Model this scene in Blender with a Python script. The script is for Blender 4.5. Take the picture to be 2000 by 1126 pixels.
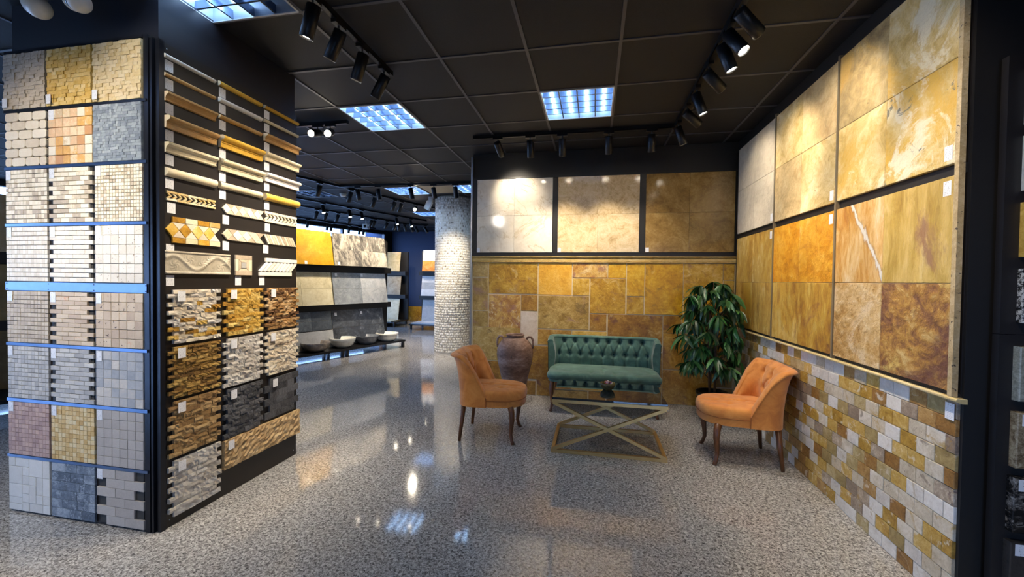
import bpy, math, random
from mathutils import Vector, Matrix
random.seed(7)
R = random.random
PI = math.pi
scene = bpy.context.scene
COL = scene.collection
for o in list(bpy.data.objects): bpy.data.objects.remove(o)

# ------------------------------------------------------------------ camera
IMG_W, IMG_H = 2000.0, 1126.0
CX, CY = 1000.0, 563.0
VD, VL = (1160.0, 549.0), (-3040.0, 496.0)           # vanishing points of depth (+Y) and of left (-X)
FPX = math.sqrt(-((VD[0]-CX)*(VL[0]-CX)+(VD[1]-CY)*(VL[1]-CY)))
CAM_H = 1.35                                          # metres above the floor
CEIL = 2.858
def cray(px, py): return Vector((px-CX, -(py-CY), -FPX)).normalized()
ay = cray(*VD); ax = -cray(*VL); az = ax.cross(ay).normalized()
ROT = Matrix((ax, ay, az))                            # camera space -> world space
EYE = Vector((0, 0, CAM_H))
def wray(px, py): return ROT @ cray(px, py)
def onz(px, py, z): v = wray(px, py); return EYE + v*((z-EYE.z)/v.z)
def ony(px, py, y): v = wray(px, py); return EYE + v*((y-EYE.y)/v.y)
def onx(px, py, x): v = wray(px, py); return EYE + v*((x-EYE.x)/v.x)
cam_data = bpy.data.cameras.new('camera'); cam = bpy.data.objects.new('camera', cam_data); COL.objects.link(cam)
cam_data.sensor_fit = 'HORIZONTAL'; cam_data.sensor_width = 36.0
cam_data.lens = FPX/IMG_W*36.0; cam_data.clip_start = 0.02; cam_data.clip_end = 100
cam.matrix_world = Matrix.Translation(EYE) @ ROT.to_4x4()
scene.camera = cam

# ------------------------------------------------------------------ light and exposure
world = bpy.data.worlds.new('overcast_sky'); scene.world = world; world.use_nodes = True
bg = world.node_tree.nodes['Background']; bg.inputs[0].default_value = (0.30, 0.52, 1.0, 1); bg.inputs[1].default_value = 8.0
vs = scene.view_settings
vs.view_transform = 'Standard'; vs.look = 'None'; vs.gamma = 1.0; vs.use_curve_mapping = False; vs.exposure = 0.6
WARM = (1.0, 0.86, 0.67); SPOT_W = 40.0; TUBE_E = 22.0
def portal(name, center, normal, w, h):
    d = bpy.data.lights.new(name, 'AREA'); d.shape = 'RECTANGLE'; d.size = w; d.size_y = h
    d.cycles.is_portal = True
    o = bpy.data.objects.new(name, d); COL.objects.link(o)
    o.location = center; o.rotation_euler = Vector(normal).to_track_quat('-Z', 'Y').to_euler()
    return o
UD = math.radians(21.2); U = Vector((math.sin(UD), math.cos(UD), 0)); NL = Vector((-U.y, U.x, 0))   # direction of the racks and the window wall
LW0 = Vector((-6.45, 12.3, 0)); LWL = 18.0                # far end of the window wall and its length towards the street
lwc = LW0 - U*(LWL/2)
portal('window_daylight', lwc + Vector((0, 0, 1.83)) + NL*0.12, -NL, LWL, 1.86)
portal('storefront_daylight', (-10.5, -4.9, 1.1), (0, 1, 0), 6, 1.8)

portal('added_window_daylight', (1.5, -4.9, 1.1), (0, 1, 0), 2.0, 1.8)  # portal of the added window that lights the samples and table

# ------------------------------------------------------------------ helpers
def lin(h):
    if not isinstance(h, str): return tuple(h)+(1,) if len(h) == 3 else h
    c = [int(h[i:i+2], 16)/255 for i in (0, 2, 4)]
    return tuple((x/12.92 if x <= 0.04045 else ((x+0.055)/1.055)**2.4) for x in c)+(1,)
class N:
    """small node-tree writer"""
    def __init__(s, name):
        s.m = bpy.data.materials.new(name); s.m.use_nodes = True; s.t = s.m.node_tree
        s.b = s.t.nodes['Principled BSDF']
    def n(s, typ, **kw):
        nd = s.t.nodes.new(typ)
        for k, v in kw.items():
            if k.startswith('i_'):
                key = k[2:]; key = int(key) if key.isdigit() else key.replace('_', ' ')
                nd.inputs[key].default_value = v
            else: setattr(nd, k, v)
        return nd
    def l(s, a, b): s.t.links.new(a, b)
    def math(s, op, a, b=None, clamp=False):
        nd = s.n('ShaderNodeMath', operation=op); nd.use_clamp = clamp
        for i, v in enumerate((a, b)):
            if v is None: continue
            if isinstance(v, (int, float)): nd.inputs[i].default_value = v
            else: s.l(v, nd.inputs[i])
        return nd.outputs[0]
    def mix(s, f, a, b, mode='MIX'):
        nd = s.n('ShaderNodeMix', data_type='RGBA', blend_type=mode)
        for i, v in ((0, f), (6, a), (7, b)):
            if isinstance(v, (int, float)): nd.inputs[i].default_value = v
            elif isinstance(v, (tuple, str)): nd.inputs[i].default_value = lin(v)
            else: s.l(v, nd.inputs[i])
        return nd.outputs[2]
    def ramp(s, f, stops, interp='LINEAR'):
        nd = s.n('ShaderNodeValToRGB'); cr = nd.color_ramp; cr.interpolation = interp
        while len(cr.elements) < len(stops): cr.elements.new(0.5)
        for e, (p, c) in zip(cr.elements, stops): e.position = p; e.color = lin(c)
        s.l(f, nd.inputs[0]); return nd.outputs[0]
    def bump(s, h, strength, dist=0.01):
        nd = s.n('ShaderNodeBump', i_Strength=strength, i_Distance=dist); s.l(h, nd.inputs['Height'])
        s.l(nd.outputs[0], s.b.inputs['Normal']); return nd
    def rnd(s):
        a = s.n('ShaderNodeObjectInfo').outputs['Random']; b = s.n('ShaderNodeNewGeometry').outputs['Random Per Island']
        return s.math('FRACT', s.math('ADD', a, b))
    def coord(s, r=None, scale=(1, 1, 1), rot=(0, 0, 0)):
        c = s.n('ShaderNodeTexCoord').outputs['Object']
        mp = s.n('ShaderNodeMapping'); mp.inputs['Scale'].default_value = scale; mp.inputs['Rotation'].default_value = rot
        s.l(c, mp.inputs[0]); out = mp.outputs[0]
        if r is not None:
            v = s.n('ShaderNodeCombineXYZ'); q = s.math('MULTIPLY', r, 57.0)
            for i in range(3): s.l(q, v.inputs[i])
            ad = s.n('ShaderNodeVectorMath', operation='ADD'); s.l(out, ad.inputs[0]); s.l(v.outputs[0], ad.inputs[1]); out = ad.outputs[0]
        return out
    def noise(s, vec, scale, detail=4, rough=0.55, dist=0.0, out='Fac'):
        nd = s.n('ShaderNodeTexNoise', i_Scale=scale, i_Detail=detail, i_Roughness=rough, i_Distortion=dist)
        if vec is not None: s.l(vec, nd.inputs['Vector'])
        return nd.outputs[out]
    def voro(s, vec, scale, feature='F1', out='Distance'):
        nd = s.n('ShaderNodeTexVoronoi', feature=feature, i_Scale=scale); s.l(vec, nd.inputs['Vector']); return nd.outputs[out]
    def p(s, **kw):
        for k, v in kw.items():
            key = {'color': 'Base Color', 'rough': 'Roughness', 'metal': 'Metallic', 'ior': 'IOR', 'spec': 'Specular IOR Level', 'coat': 'Coat Weight', 'coat_rough': 'Coat Roughness', 'trans': 'Transmission Weight', 'sheen': 'Sheen Weight'}[k]
            if isinstance(v, (int, float)): s.b.inputs[key].default_value = v
            elif isinstance(v, (tuple, str)): s.b.inputs[key].default_value = lin(v)
            else: s.l(v, s.b.inputs[key])
        return s
MATS = {}
def plain(name, color, rough=0.5, metal=0.0, var=0.06, nscale=30, bump=0.0, **kw):
    if name in MATS: return MATS[name]
    k = N(name); nz = k.noise(k.coord(), nscale, 3)
    c = lin(color)
    dark = tuple(x*(1-var*2) for x in c[:3]); lite = tuple(min(1, x*(1+var*2)) for x in c[:3])
    k.p(color=k.mix(nz, dark, lite), rough=rough, metal=metal, **kw)
    if bump: k.bump(k.noise(k.coord(), nscale*8, 3), bump)
    MATS[name] = k.m; return k.m
def emit(name, color, strength):
    if name in MATS: return MATS[name]
    k = N(name); k.p(color='808080', rough=0.4)
    k.b.inputs['Emission Color'].default_value = lin(color); k.b.inputs['Emission Strength'].default_value = strength
    MATS[name] = k.m; return k.m
def stone(name, stops, scale=6, detail=6, dist=1.2, a=1.0, b=0.5, rough=0.5, bump=0.25, bscale=60, streak=(1, 1, 1), rot=(0, 0, 0), pits=0, pitc='4a4036', vein=None, vscale=3, vwidth=0.03, bdist=0.01, spec=0.5, blot=None, blots=5.0, blotw=0.1, bloth=0.62, line=None):
    """stone: cloudy ramp varied per piece, optional pits, veins and blotches"""
    if name in MATS: return MATS[name]
    k = N(name); r = k.rnd(); v = k.coord(r, streak, rot)
    n1 = k.noise(v, scale, detail, 0.68, dist*0.6); n2 = k.noise(v, scale*5.0, 8, 0.74, dist*0.5)
    nz = k.math('ADD', k.math('MULTIPLY', n1, 0.58), k.math('MULTIPLY', n2, 0.42))
    f = k.math('ADD', k.math('MULTIPLY', k.math('SUBTRACT', nz, 0.5), a*2.9), k.math('MULTIPLY', k.math('SUBTRACT', r, 0.5), b))
    f = k.math('ADD', f, 0.5, clamp=True)
    c = k.ramp(f, stops)
    fine = k.noise(v, bscale, 4, 0.65)
    c = k.mix(k.math('MULTIPLY', k.math('SUBTRACT', fine, 0.35), 0.5, clamp=True), c, lin('ffffff'), 'SOFT_LIGHT')
    if blot:
        for bi, (bc, bs_, bh_, bw_) in enumerate(blot if isinstance(blot, list) else [(blot, blots, bloth, blotw)]):
            ov = k.n('ShaderNodeVectorMath', operation='ADD'); k.l(v, ov.inputs[0]); ov.inputs[1].default_value = (3.1*bi+1.7, 5.3*bi, 2.2)
            bz = k.noise(ov.outputs[0], bs_, 9, 0.7, 0.8)
            m = k.math('DIVIDE', k.math('SUBTRACT', bz, bh_-0.03), bw_, clamp=True)
            c = k.mix(k.math('MULTIPLY', m, 0.85), c, bc)
    if vein:
        vz = k.noise(v, vscale, 6, 0.6, 1.5)
        m = k.math('SUBTRACT', 1.0, k.math('DIVIDE', k.math('ABSOLUTE', k.math('SUBTRACT', vz, 0.5)), vwidth), clamp=True)
        c = k.mix(m, c, vein)
    h = k.math('ADD', fine, k.math('MULTIPLY', nz, 1.6))
    if line:
        lx, ly, lo, lw, lc, lc2 = line
        sp_ = k.n('ShaderNodeSeparateXYZ'); k.l(k.n('ShaderNodeTexCoord').outputs['Object'], sp_.inputs[0])
        d = k.math('ADD', k.math('MULTIPLY', sp_.outputs[0], lx), k.math('MULTIPLY', sp_.outputs[1], ly))
        d = k.math('ADD', k.math('SUBTRACT', d, lo), k.math('MULTIPLY', k.math('SUBTRACT', k.noise(v, 14, 6, 0.65), 0.5), 0.10))
        wd = k.math('MULTIPLY', k.noise(v, 22, 4, 0.7), lw*2)
        c = k.mix(k.math('SUBTRACT', 1.0, k.math('DIVIDE', k.math('ABSOLUTE', d), k.math('MULTIPLY', wd, 1.7)), clamp=True), c, lc2)
        c = k.mix(k.math('MULTIPLY', k.math('SUBTRACT', 1.0, k.math('DIVIDE', k.math('ABSOLUTE', d), wd), clamp=True), 2.0, clamp=True), c, lc)
    if pits:
        pz = k.noise(v, pits, 2, 0.5, 0.6)
        pm = k.math('DIVIDE', k.math('SUBTRACT', pz, 0.66), 0.04, clamp=True)
        c = k.mix(pm, c, pitc); h = k.math('SUBTRACT', h, k.math('MULTIPLY', pm, 2.0))
    k.p(color=c, rough=rough, spec=spec); k.bump(h, bump, bdist)
    MATS[name] = k.m; return k.m

class MB:
    """collects geometry for ONE mesh"""
    def __init__(s): s.v = []; s.f = []; s.smooth = []; s.mi = []; s.cur = 0
    def add(s, vs_, fs, smooth=False):
        o = len(s.v); s.v += [tuple(v) for v in vs_]
        for f in fs: s.f.append(tuple(i+o for i in f)); s.smooth.append(smooth); s.mi.append(s.cur)
        return s
    def box(s, x0, x1, y0, y1, z0, z1, M=None):
        vs_ = [Vector((x, y, z)) for z in (z0, z1) for y in (y0, y1) for x in (x0, x1)]
        if M is not None: vs_ = [M @ v for v in vs_]
        return s.add(vs_, [(0, 2, 3, 1), (4, 5, 7, 6), (0, 1, 5, 4), (2, 6, 7, 3), (0, 4, 6, 2), (1, 3, 7, 5)])
    def prism(s, poly, z0, z1, b=0.0):
        """polygon in XY pushed along Z, with a chamfered top edge; poly counter-clockwise"""
        n = len(poly); cx = sum(p[0] for p in poly)/n; cy = sum(p[1] for p in poly)/n
        vs_ = [(p[0], p[1], z0) for p in poly]
        if b:
            vs_ += [(p[0], p[1], z1-b) for p in poly]
            for p in poly:
                d = math.hypot(p[0]-cx, p[1]-cy) or 1; k = max(0, (d-b*1.4)/d); vs_.append((cx+(p[0]-cx)*k, cy+(p[1]-cy)*k, z1))
            L = 3
        else: vs_ += [(p[0], p[1], z1) for p in poly]; L = 2
        fs = [tuple(range(n))[::-1], tuple(range((L-1)*n, L*n))]
        for k in range(L-1):
            for i in range(n): j = (i+1) % n; fs.append((k*n+i, k*n+j, (k+1)*n+j, (k+1)*n+i))
        return s.add(vs_, fs)
    def tile(s, x0, x1, y0, y1, z0, z1, b=0.0015):
        vs_ = [(x0, y0, z0), (x1, y0, z0), (x1, y1, z0), (x0, y1, z0), (x0, y0, z1-b), (x1, y0, z1-b), (x1, y1, z1-b), (x0, y1, z1-b), (x0+b, y0+b, z1), (x1-b, y0+b, z1), (x1-b, y1-b, z1), (x0+b, y1-b, z1)]
        return s.add(vs_, [(3, 2, 1, 0), (8, 9, 10, 11)]+[(i+k, (i+1) % 4+k, (i+1) % 4+k+4, i+k+4) for k in (0, 4) for i in range(4)])
    def rough(s, x0, x1, y0, y1, z0, z1, amp, nx=4, ny=2, rng=random):
        """split-face block: uneven front"""
        o = []; fs = []
        for j in range(ny+1):
            for i in range(nx+1):
                e = 1 if 0 < i < nx and 0 < j < ny else 0.55
                o.append((x0+(x1-x0)*i/nx, y0+(y1-y0)*j/ny, z1-amp*(rng.random() if e == 1 else 0.35+0.65*rng.random())))
        for j in range(ny):
            for i in range(nx): a = j*(nx+1)+i; fs.append((a, a+1, a+nx+2, a+nx+1))
        ring = [i for i in range(nx+1)]+[j*(nx+1)+nx for j in range(1, ny+1)]+[ny*(nx+1)+i for i in range(nx-1, -1, -1)]+[j*(nx+1) for j in range(ny-1, 0, -1)]
        b0 = len(o); o += [(o[i][0], o[i][1], z0) for i in ring]; m = len(ring)
        for i in range(m): j = (i+1) % m; fs.append((b0+i, b0+j, ring[j], ring[i]))
        return s.add(o, fs)
    def lathe(s, prof, seg=32, M=None, smooth=True, flute=0, fl=0.0):
        vs_ = []; fs = []
        for r, z in prof:
            for i in range(seg):
                t = 2*PI*i/seg; rr = r*(1+fl*abs(math.sin(flute*t/2))) if flute else r
                v = Vector((rr*math.cos(t), rr*math.sin(t), z)); vs_.append(M @ v if M is not None else v)
        for k in range(len(prof)-1):
            for i in range(seg): j = (i+1) % seg; fs.append((k*seg+i, k*seg+j, (k+1)*seg+j, (k+1)*seg+i))
        if prof[0][0] > 1e-4: fs.append(tuple(range(seg))[::-1])
        if prof[-1][0] > 1e-4: fs.append(tuple(range((len(prof)-1)*seg, len(prof)*seg)))
        return s.add(vs_, fs, smooth)
    def tube(s, pts, rad, seg=10, smooth=True, square=False):
        pts = [Vector(p) for p in pts]; n = len(pts); rad = rad if isinstance(rad, (list, tuple)) else [rad]*n
        vs_ = []; fs = []; up = None
        for k in range(n):
            d = (pts[min(k+1, n-1)]-pts[max(k-1, 0)]).normalized()
            if up is None: up = Vector((0, 0, 1)) if abs(d.z) < 0.9 else Vector((1, 0, 0))
            a = d.cross(up).normalized(); up = a.cross(d).normalized()
            for i in range(seg):
                t = 2*PI*(i+0.5)/seg; q = 1/max(abs(math.cos(t)), abs(math.sin(t))) if square else 1
                vs_.append(pts[k]+(a*math.cos(t)+up*math.sin(t))*rad[k]*q)
        for k in range(n-1):
            for i in range(seg): j = (i+1) % seg; fs.append((k*seg+i, (k+1)*seg+i, (k+1)*seg+j, k*seg+j))
        fs.append(tuple(range(seg))); fs.append(tuple(range((n-1)*seg, n*seg))[::-1])
        return s.add(vs_, fs, smooth)
    def grid(s, pts, nu, nv, smooth=True, closed_u=False):
        """pts[v*nu+u]"""
        fs = []
        for j in range(nv-1):
            for i in range(nu if closed_u else nu-1): k = (i+1) % nu; fs.append((j*nu+i, j*nu+k, (j+1)*nu+k, (j+1)*nu+i))
        return s.add(pts, fs, smooth)
    def mesh(s, name, mat=None):
        me = bpy.data.meshes.new(name); me.from_pydata(s.v, [], s.f)
        me.polygons.foreach_set('use_smooth', s.smooth)
        if mat:
            for m in (mat if isinstance(mat, (list, tuple)) else [mat]): me.materials.append(m)
            if isinstance(mat, (list, tuple)): me.polygons.foreach_set('material_index', s.mi)
        me.update(); return me
    def build(s, name, mat, parent=None, loc=(0, 0, 0), rot=None, **tags): return put(name, s.mesh(name, mat), parent, loc, rot, **tags)
def put(name, me, parent=None, loc=(0, 0, 0), rot=None, label=None, cat=None, group=None, kind=None):
    o = bpy.data.objects.new(name, me); COL.objects.link(o); o.parent = parent; o.location = loc
    if rot is not None: o.rotation_euler = rot if not isinstance(rot, Matrix) else rot.to_euler()
    return tag(o, label, cat, group, kind)
def tag(o, label=None, cat=None, group=None, kind=None):
    if label: o['label'] = label
    if cat: o['category'] = cat
    if group: o['group'] = group
    if kind: o['kind'] = kind
    return o
def thing(name, loc, label, cat, group=None, rot=None): return put(name, None, None, loc, rot, label, cat, group)
FRONT = Matrix(((1, 0, 0), (0, 0, -1), (0, 1, 0)))        # local x=+X, y=+Z, z=-Y   (faces the camera)
SIDE = Matrix(((0, 0, 1), (1, 0, 0), (0, 1, 0)))          # local x=+Y, y=+Z, z=+X   (faces right)
RIGHT = Matrix(((0, 0, -1), (-1, 0, 0), (0, 1, 0)))       # local x=-Y, y=+Z, z=-X   (faces left)
CACHE = {}
def tile_mesh(w, h, d, b, mat):
    key = ('t', round(w, 4), round(h, 4), round(d, 4), round(b, 4), mat.name)
    if key not in CACHE: CACHE[key] = MB().tile(-w/2, w/2, -h/2, h/2, 0, d, b).mesh('tile', mat)
    return CACHE[key]
def tile(parent, x0, x1, y0, y1, d, b, mat, name='tile', z=0.0):
    o = bpy.data.objects.new(name, tile_mesh(x1-x0, y1-y0, d, b, mat)); COL.objects.link(o); o.parent = parent
    o.location = ((x0+x1)/2, (y0+y1)/2, z); return o

# ------------------------------------------------------------------ materials
M_black = plain('black_paint', '1a1817', 0.5, var=0.1)
M_wall = plain('dark_wall_paint', '191817', 0.55, var=0.05)
M_navy = plain('navy_wall_paint', '2a3a5e', 0.6, var=0.05)
M_board = plain('black_board', '1e1a19', 0.45, var=0.12, nscale=8)
M_rail = plain('black_metal_rail', '2a2c33', 0.28, 0.6)
M_lip = plain('daylight_tinted_lip', '6f7f98', 0.30, 1.0)  # blue of the reflected window daylight is put into the metal colour
M_alu = plain('aluminium', 'b9bcc2', 0.35, 0.9)
M_grid = plain('ceiling_grid_grey', '47474e', 0.5)
M_spot = plain('spot_black', '121214', 0.38)
M_silver = plain('silver_knuckle', '9a9ca0', 0.35, 0.8)
M_white = plain('white_plastic', 'dcdad2', 0.35)
M_lensoff = plain('dark_lens', '50504c', 0.2)
M_lens = emit('lit_lens', 'fff0d8', 40.0)
M_tube = emit('fluorescent_tube', 'b8dcff', TUBE_E)
M_tubeoff = plain('unlit_tube', 'd8dadd', 0.3)
M_refl = plain('mirror_louvre', '7c8aa2', 0.25, 0.9)
M_cam_glass = plain('black_glass', '0a0a0d', 0.05)
def ceil_mat():
    k = N('black_mineral_tile'); v = k.coord()
    k.p(color=k.mix(k.noise(v, 90, 3), '131316', '1d1d21'), rough=0.75); k.bump(k.noise(v, 260, 2), 0.25, 0.004); return k.m
M_ctile = ceil_mat()
M_beige_tile = plain('beige_ceiling_tile', 'b5a98f', 0.8)
def granite():
    k = N('polished_granite'); v = k.coord()
    n1 = k.noise(v, 75, 3, 0.6, 0.8); n2 = k.noise(v, 190, 2, 0.6, 0.3); n3 = k.noise(v, 1.1, 3)
    f = k.math('ADD', k.math('MULTIPLY', n1, 0.65), k.math('MULTIPLY', n2, 0.35))
    c = k.ramp(f, [(0.36, '403e3e'), (0.44, '73716f'), (0.50, 'a09d9a'), (0.56, 'bfbcb8'), (0.66, 'e2dfdb')])
    c = k.mix(k.math('MULTIPLY', n3, 0.16), c, '756a64')
    br = k.n('ShaderNodeTexBrick', offset=0.0, squash=1.0); br.inputs['Scale'].default_value = 1.0
    br.inputs['Mortar Size'].default_value = 0.0018; br.inputs['Mortar Smooth'].default_value = 0.1
    br.inputs['Brick Width'].default_value = 0.6; br.inputs['Row Height'].default_value = 0.6
    br.inputs['Color1'].default_value = (0, 0, 0, 1); br.inputs['Color2'].default_value = (0, 0, 0, 1); br.inputs['Mortar'].default_value = (1, 1, 1, 1)
    k.l(v, br.inputs['Vector'])
    c = k.mix(k.math('MULTIPLY', br.outputs['Color'], 0.35), c, '8d8781')
    k.p(color=c, rough=0.07, ior=1.55, spec=0.6); return k.m
M_floor = granite()
def tagmat():
    k = N('printed_price_tag'); c = k.n('ShaderNodeTexCoord').outputs['Object']
    sx = k.n('ShaderNodeSeparateXYZ'); k.l(c, sx.inputs[0])
    row = k.math('MULTIPLY', sx.outputs[1], 150.0)
    stripe = k.math('GREATER_THAN', k.math('FRACT', row), 0.55)
    mp = k.n('ShaderNodeCombineXYZ'); k.l(k.math('MULTIPLY', sx.outputs[0], 260.0), mp.inputs[0]); k.l(k.math('FLOOR', row), mp.inputs[1])
    ink = k.math('MULTIPLY', stripe, k.math('GREATER_THAN', k.noise(mp.outputs[0], 1.0, 2), 0.53))
    inside = k.math('LESS_THAN', k.math('ABSOLUTE', sx.outputs[0]), 0.016)
    k.p(color=k.mix(k.math('MULTIPLY', k.math('MULTIPLY', ink, inside), 0.55), 'f0f0f2', '4a4d56'), rough=0.35); return k.m
M_tag = tagmat()
G = dict(
 cream=[(0, 'cbb79a'), (0.5, 'e6d6bb'), (1, 'f4e8d2')],
 ivory=[(0, 'd9cdb8'), (0.5, 'eee4d2'), (1, 'f8f2e6')],
 creambrown=[(0, 'b8a68c'), (0.22, 'd2c1a2'), (0.34, 'e8dabe'), (1, 'f4e9d2')],
 goldsoft=[(0, 'b98a2e'), (0.4, 'd8ac4c'), (0.7, 'e6c478'), (1, 'edd9a8')],
 taupe=[(0, 'a6937c'), (0.5, 'c4b298'), (1, 'd8c9b0')],
 peach=[(0, 'b99f83'), (0.5, 'cdb698'), (0.85, 'dcc7a9'), (1, 'd9a57b')],
 grey=[(0, '9d9a97'), (0.5, 'bdbab6'), (1, 'd6d1c8')],
 greymix=[(0, '92959b'), (0.5, 'b5b5b5'), (0.85, 'cfc6ba'), (1, 'd9d6cc')],
 rose=[(0, '9c7d76'), (0.5, 'b99a90'), (0.9, 'd0b0a0'), (1, 'd79a80')],
 goldcream=[(0, 'b78a48'), (0.35, 'd6b271'), (0.7, 'e6cf9d'), (1, 'd9cfae')],
 warmgrey=[(0, 'a59b91'), (0.5, 'b7ada3'), (1, 'c4bcb2')],
 patch=[(0, 'c9935e'), (0.25, 'e0a94f'), (0.45, 'eed6ae'), (0.65, 'e6b98a'), (0.85, 'd0b58c'), (1, 'f1e3c8')],
 slate=[(0, '66707a'), (0.5, '8a9298'), (1, 'b0b6b8')],
 darkblue=[(0, '4b5460'), (0.45, '6a7583'), (0.8, '8a94a0'), (1, 'a7afb8')],
 white=[(0, 'cfc9c0'), (0.5, 'dedad2'), (1, 'ebe7e0')],
 gold=[(0, '8f6318'), (0.35, 'c08c26'), (0.65, 'dcae45'), (1, 'e9cd83')],
 brown=[(0, '5f3d1c'), (0.4, '8f6530'), (0.7, 'b98a4b'), (1, 'd3b183')],
 olive=[(0, '5c3f14'), (0.4, '8a6526'), (0.7, 'a9823a'), (1, 'c3a25c')],
 tan=[(0, '86623a'), (0.5, 'ab8650'), (1, 'c6a675')],
 slabtan=[(0, '9c7c50'), (0.45, 'c2a274'), (1, 'dcc8a0')],
 chalk=[(0, 'bdb3a4'), (0.5, 'd8cfc2'), (1, 'ece6dc')],
 char=[(0, '2b2b2e'), (0.5, '434346'), (1, '68686b')],
 creamgold=[(0, 'c09a55'), (0.4, 'dcc18a'), (1, 'eedfbf')])

# ------------------------------------------------------------------ the room
XR, YB = 1.488, 4.797                                  # right-hand wall and back wall of the seating corner
XP0, XP1, YP0, YP1 = -3.262, -2.240, 1.760, 2.752      # pillar
YEND = 2.01                                            # near end of the right-hand wall
MB().prism([(-13.3, -5.05), (3.7, -5.05), (3.7, 12.5), (-6.3, 12.5)], -0.12, 0.0).build('floor', M_floor, kind='structure')
MB().box(-40, 12, -30, 30, -0.30, -0.13).build('ground', plain('pavement_grey', '77797c', 0.9, nscale=3), kind='structure')
# ceiling: grid bars and tiles in 0.6 m cells
GX0, GY0 = 0.1425, 2.69
def cell(i, j): return GX0+0.6*i, GX0+0.6*(i+1), GY0+0.6*j, GY0+0.6*(j+1)
LIGHTS = {(-4, -2): 3, (-4, 1): 1, (-1, 1): 1, (-6, 6): 1, (-4, 6): 1, (-9, 6): 0, (-7, 10): 1, (-1, -2): 1, (-7, -4): 1}
def wall_x(y): return LW0.x-(LW0.y-y)*math.tan(UD)          # where the window wall stands at depth y
ceil = MB().prism([(wall_x(-5.05)-0.2, -5.05), (3.7, -5.05), (3.7, 12.5), (wall_x(12.5)-0.2, 12.5)], CEIL+0.12, CEIL+0.2).build('ceiling', M_black, kind='structure')
ct = MB().tile(-0.2935, 0.2935, -0.2935, 0.2935, 0, 0.014, 0.004); ct_me = ct.mesh('ceiling_tile', M_ctile)
bt_me = ct.mesh('ceiling_tile', M_beige_tile)
FLIP = Matrix(((1, 0, 0), (0, -1, 0), (0, 0, -1)))
rest = MB()
for i in range(-25, 6):
    for j in range(-13, 17):
        if (i, j) in LIGHTS: continue
        x0, x1, y0, y1 = cell(i, j)
        if x1 < wall_x(y0)+0.05: continue
        if -11 <= i <= 2 and -2 <= j <= 13 and not (j > 3 and i > -2):
            o = put('ceiling_tile', bt_me if (i, j) == (-5, 6) else ct_me, ceil, ((x0+x1)/2, (y0+y1)/2, CEIL+0.020), FLIP)
            if (i, j) == (-5, 6): o['label'] = 'beige ceiling tile between two light panels'
        else:
            rest.box(x0+0.009, x1-0.009, y0+0.009, y1-0.009, CEIL+0.006, CEIL+0.020)
rest.build('ceiling_tile', M_ctile, ceil, kind='stuff')
bar_y = MB().box(-0.010, 0.010, -5.0, 12.4, CEIL, CEIL+0.03).mesh('grid_bar', M_grid)
for i in range(-24, 6):
    x = GX0+0.6*i; ys = LW0.y-(LW0.x-x)/math.tan(UD)                  # window wall reached at this depth
    if ys >= 12.3: put('grid_bar', bar_y, ceil, (x, 0, 0))
    else: MB().box(-0.010, 0.010, -5.0, ys, CEIL, CEIL+0.03).build('grid_bar', M_grid, ceil, (x, 0, 0))
for j in range(-12, 17): y = GY0+0.6*j; MB().box(wall_x(y), 3.6, -0.010, 0.010, CEIL+0.0005, CEIL+0.03).build('grid_bar', M_grid, ceil, (0, y, 0))
# walls
M_mortar = plain('pale_grout', 'e2d2ae', 0.8, nscale=60)
wall_back = MB().box(-1.452, XR+0.1, YB+0.012, YB+0.14, 0, CEIL).build('wall_back', M_wall, kind='structure')
wall_right = MB().box(XR+0.012, XR+0.15, YEND, YB+0.14, 0, CEIL).build('wall_right', M_wall, kind='structure')
MB().box(XR+0.0, 3.7, YEND-0.012, YEND+0.10, 0, CEIL).build('wall_rack', M_black, kind='structure')
MB().box(3.55, 3.7, -5.0, YEND, 0, CEIL+0.1).build('wall_east', M_wall, kind='structure')
MB().box(XR+0.1, XR+0.25, YB+0.1, 12.5, 0, CEIL+0.1).build('wall_north_east', M_wall, kind='structure')
wall_far = MB().box(-7.4, XR+0.2, 12.35, 12.5, 0, CEIL+0.1).build('wall_far', M_navy, kind='structure')
MB().box(XP0, XP1, YP0, YP1, 0, CEIL+0.01).build('wall_pillar', plain('pillar_paint', '1d1e26', 0.5, var=0.05), kind='structure')
# window wall on the left (parallel to the racks) and storefront behind the camera
LM = Matrix((( -U.x, NL.x, 0, LW0.x), (-U.y, NL.y, 0, LW0.y), (0, 0, 1, 0), (0, 0, 0, 1)))   # local x runs to the street, y outwards
WZ0, WZ1 = 0.9, 2.76
wl = MB(); wl.box(-0.4, LWL, 0, 0.15, 0, WZ0, LM); wl.box(-0.4, LWL, 0, 0.15, WZ1, CEIL+0.1, LM); wl.box(-0.4, 0.25, 0, 0.15, WZ0, WZ1, LM)
wl.build('wall_left', M_wall, kind='structure')
def glass():
    k = N('window_glass'); t = k.n('ShaderNodeBsdfTransparent'); g = k.n('ShaderNodeBsdfGlossy'); g.inputs['Roughness'].default_value = 0.02
    nz = k.noise(k.coord(), 2.0, 2); mx = k.n('ShaderNodeMixShader'); k.l(k.math('MULTIPLY', nz, 0.12), mx.inputs[0])
    k.l(t.outputs[0], mx.inputs[1]); k.l(g.outputs[0], mx.inputs[2]); k.l(mx.outputs[0], k.t.nodes['Material Output'].inputs[0]); return k.m
M_glass = glass()
M_frame = plain('window_frame_grey', '4a4d55', 0.4, 0.5)
w1 = put('window_1', None, kind='structure')
for k in range(int(LWL/1.5)):
    x = 0.25+1.5*k
    MB().box(x-0.03, x+0.03, -0.005, 0.10, WZ0, WZ1, LM).build('mullion', M_frame, w1)
    MB().box(x+0.03, x+1.47, 0.045, 0.055, WZ0, WZ1, LM).build('pane', M_glass, w1)
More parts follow.
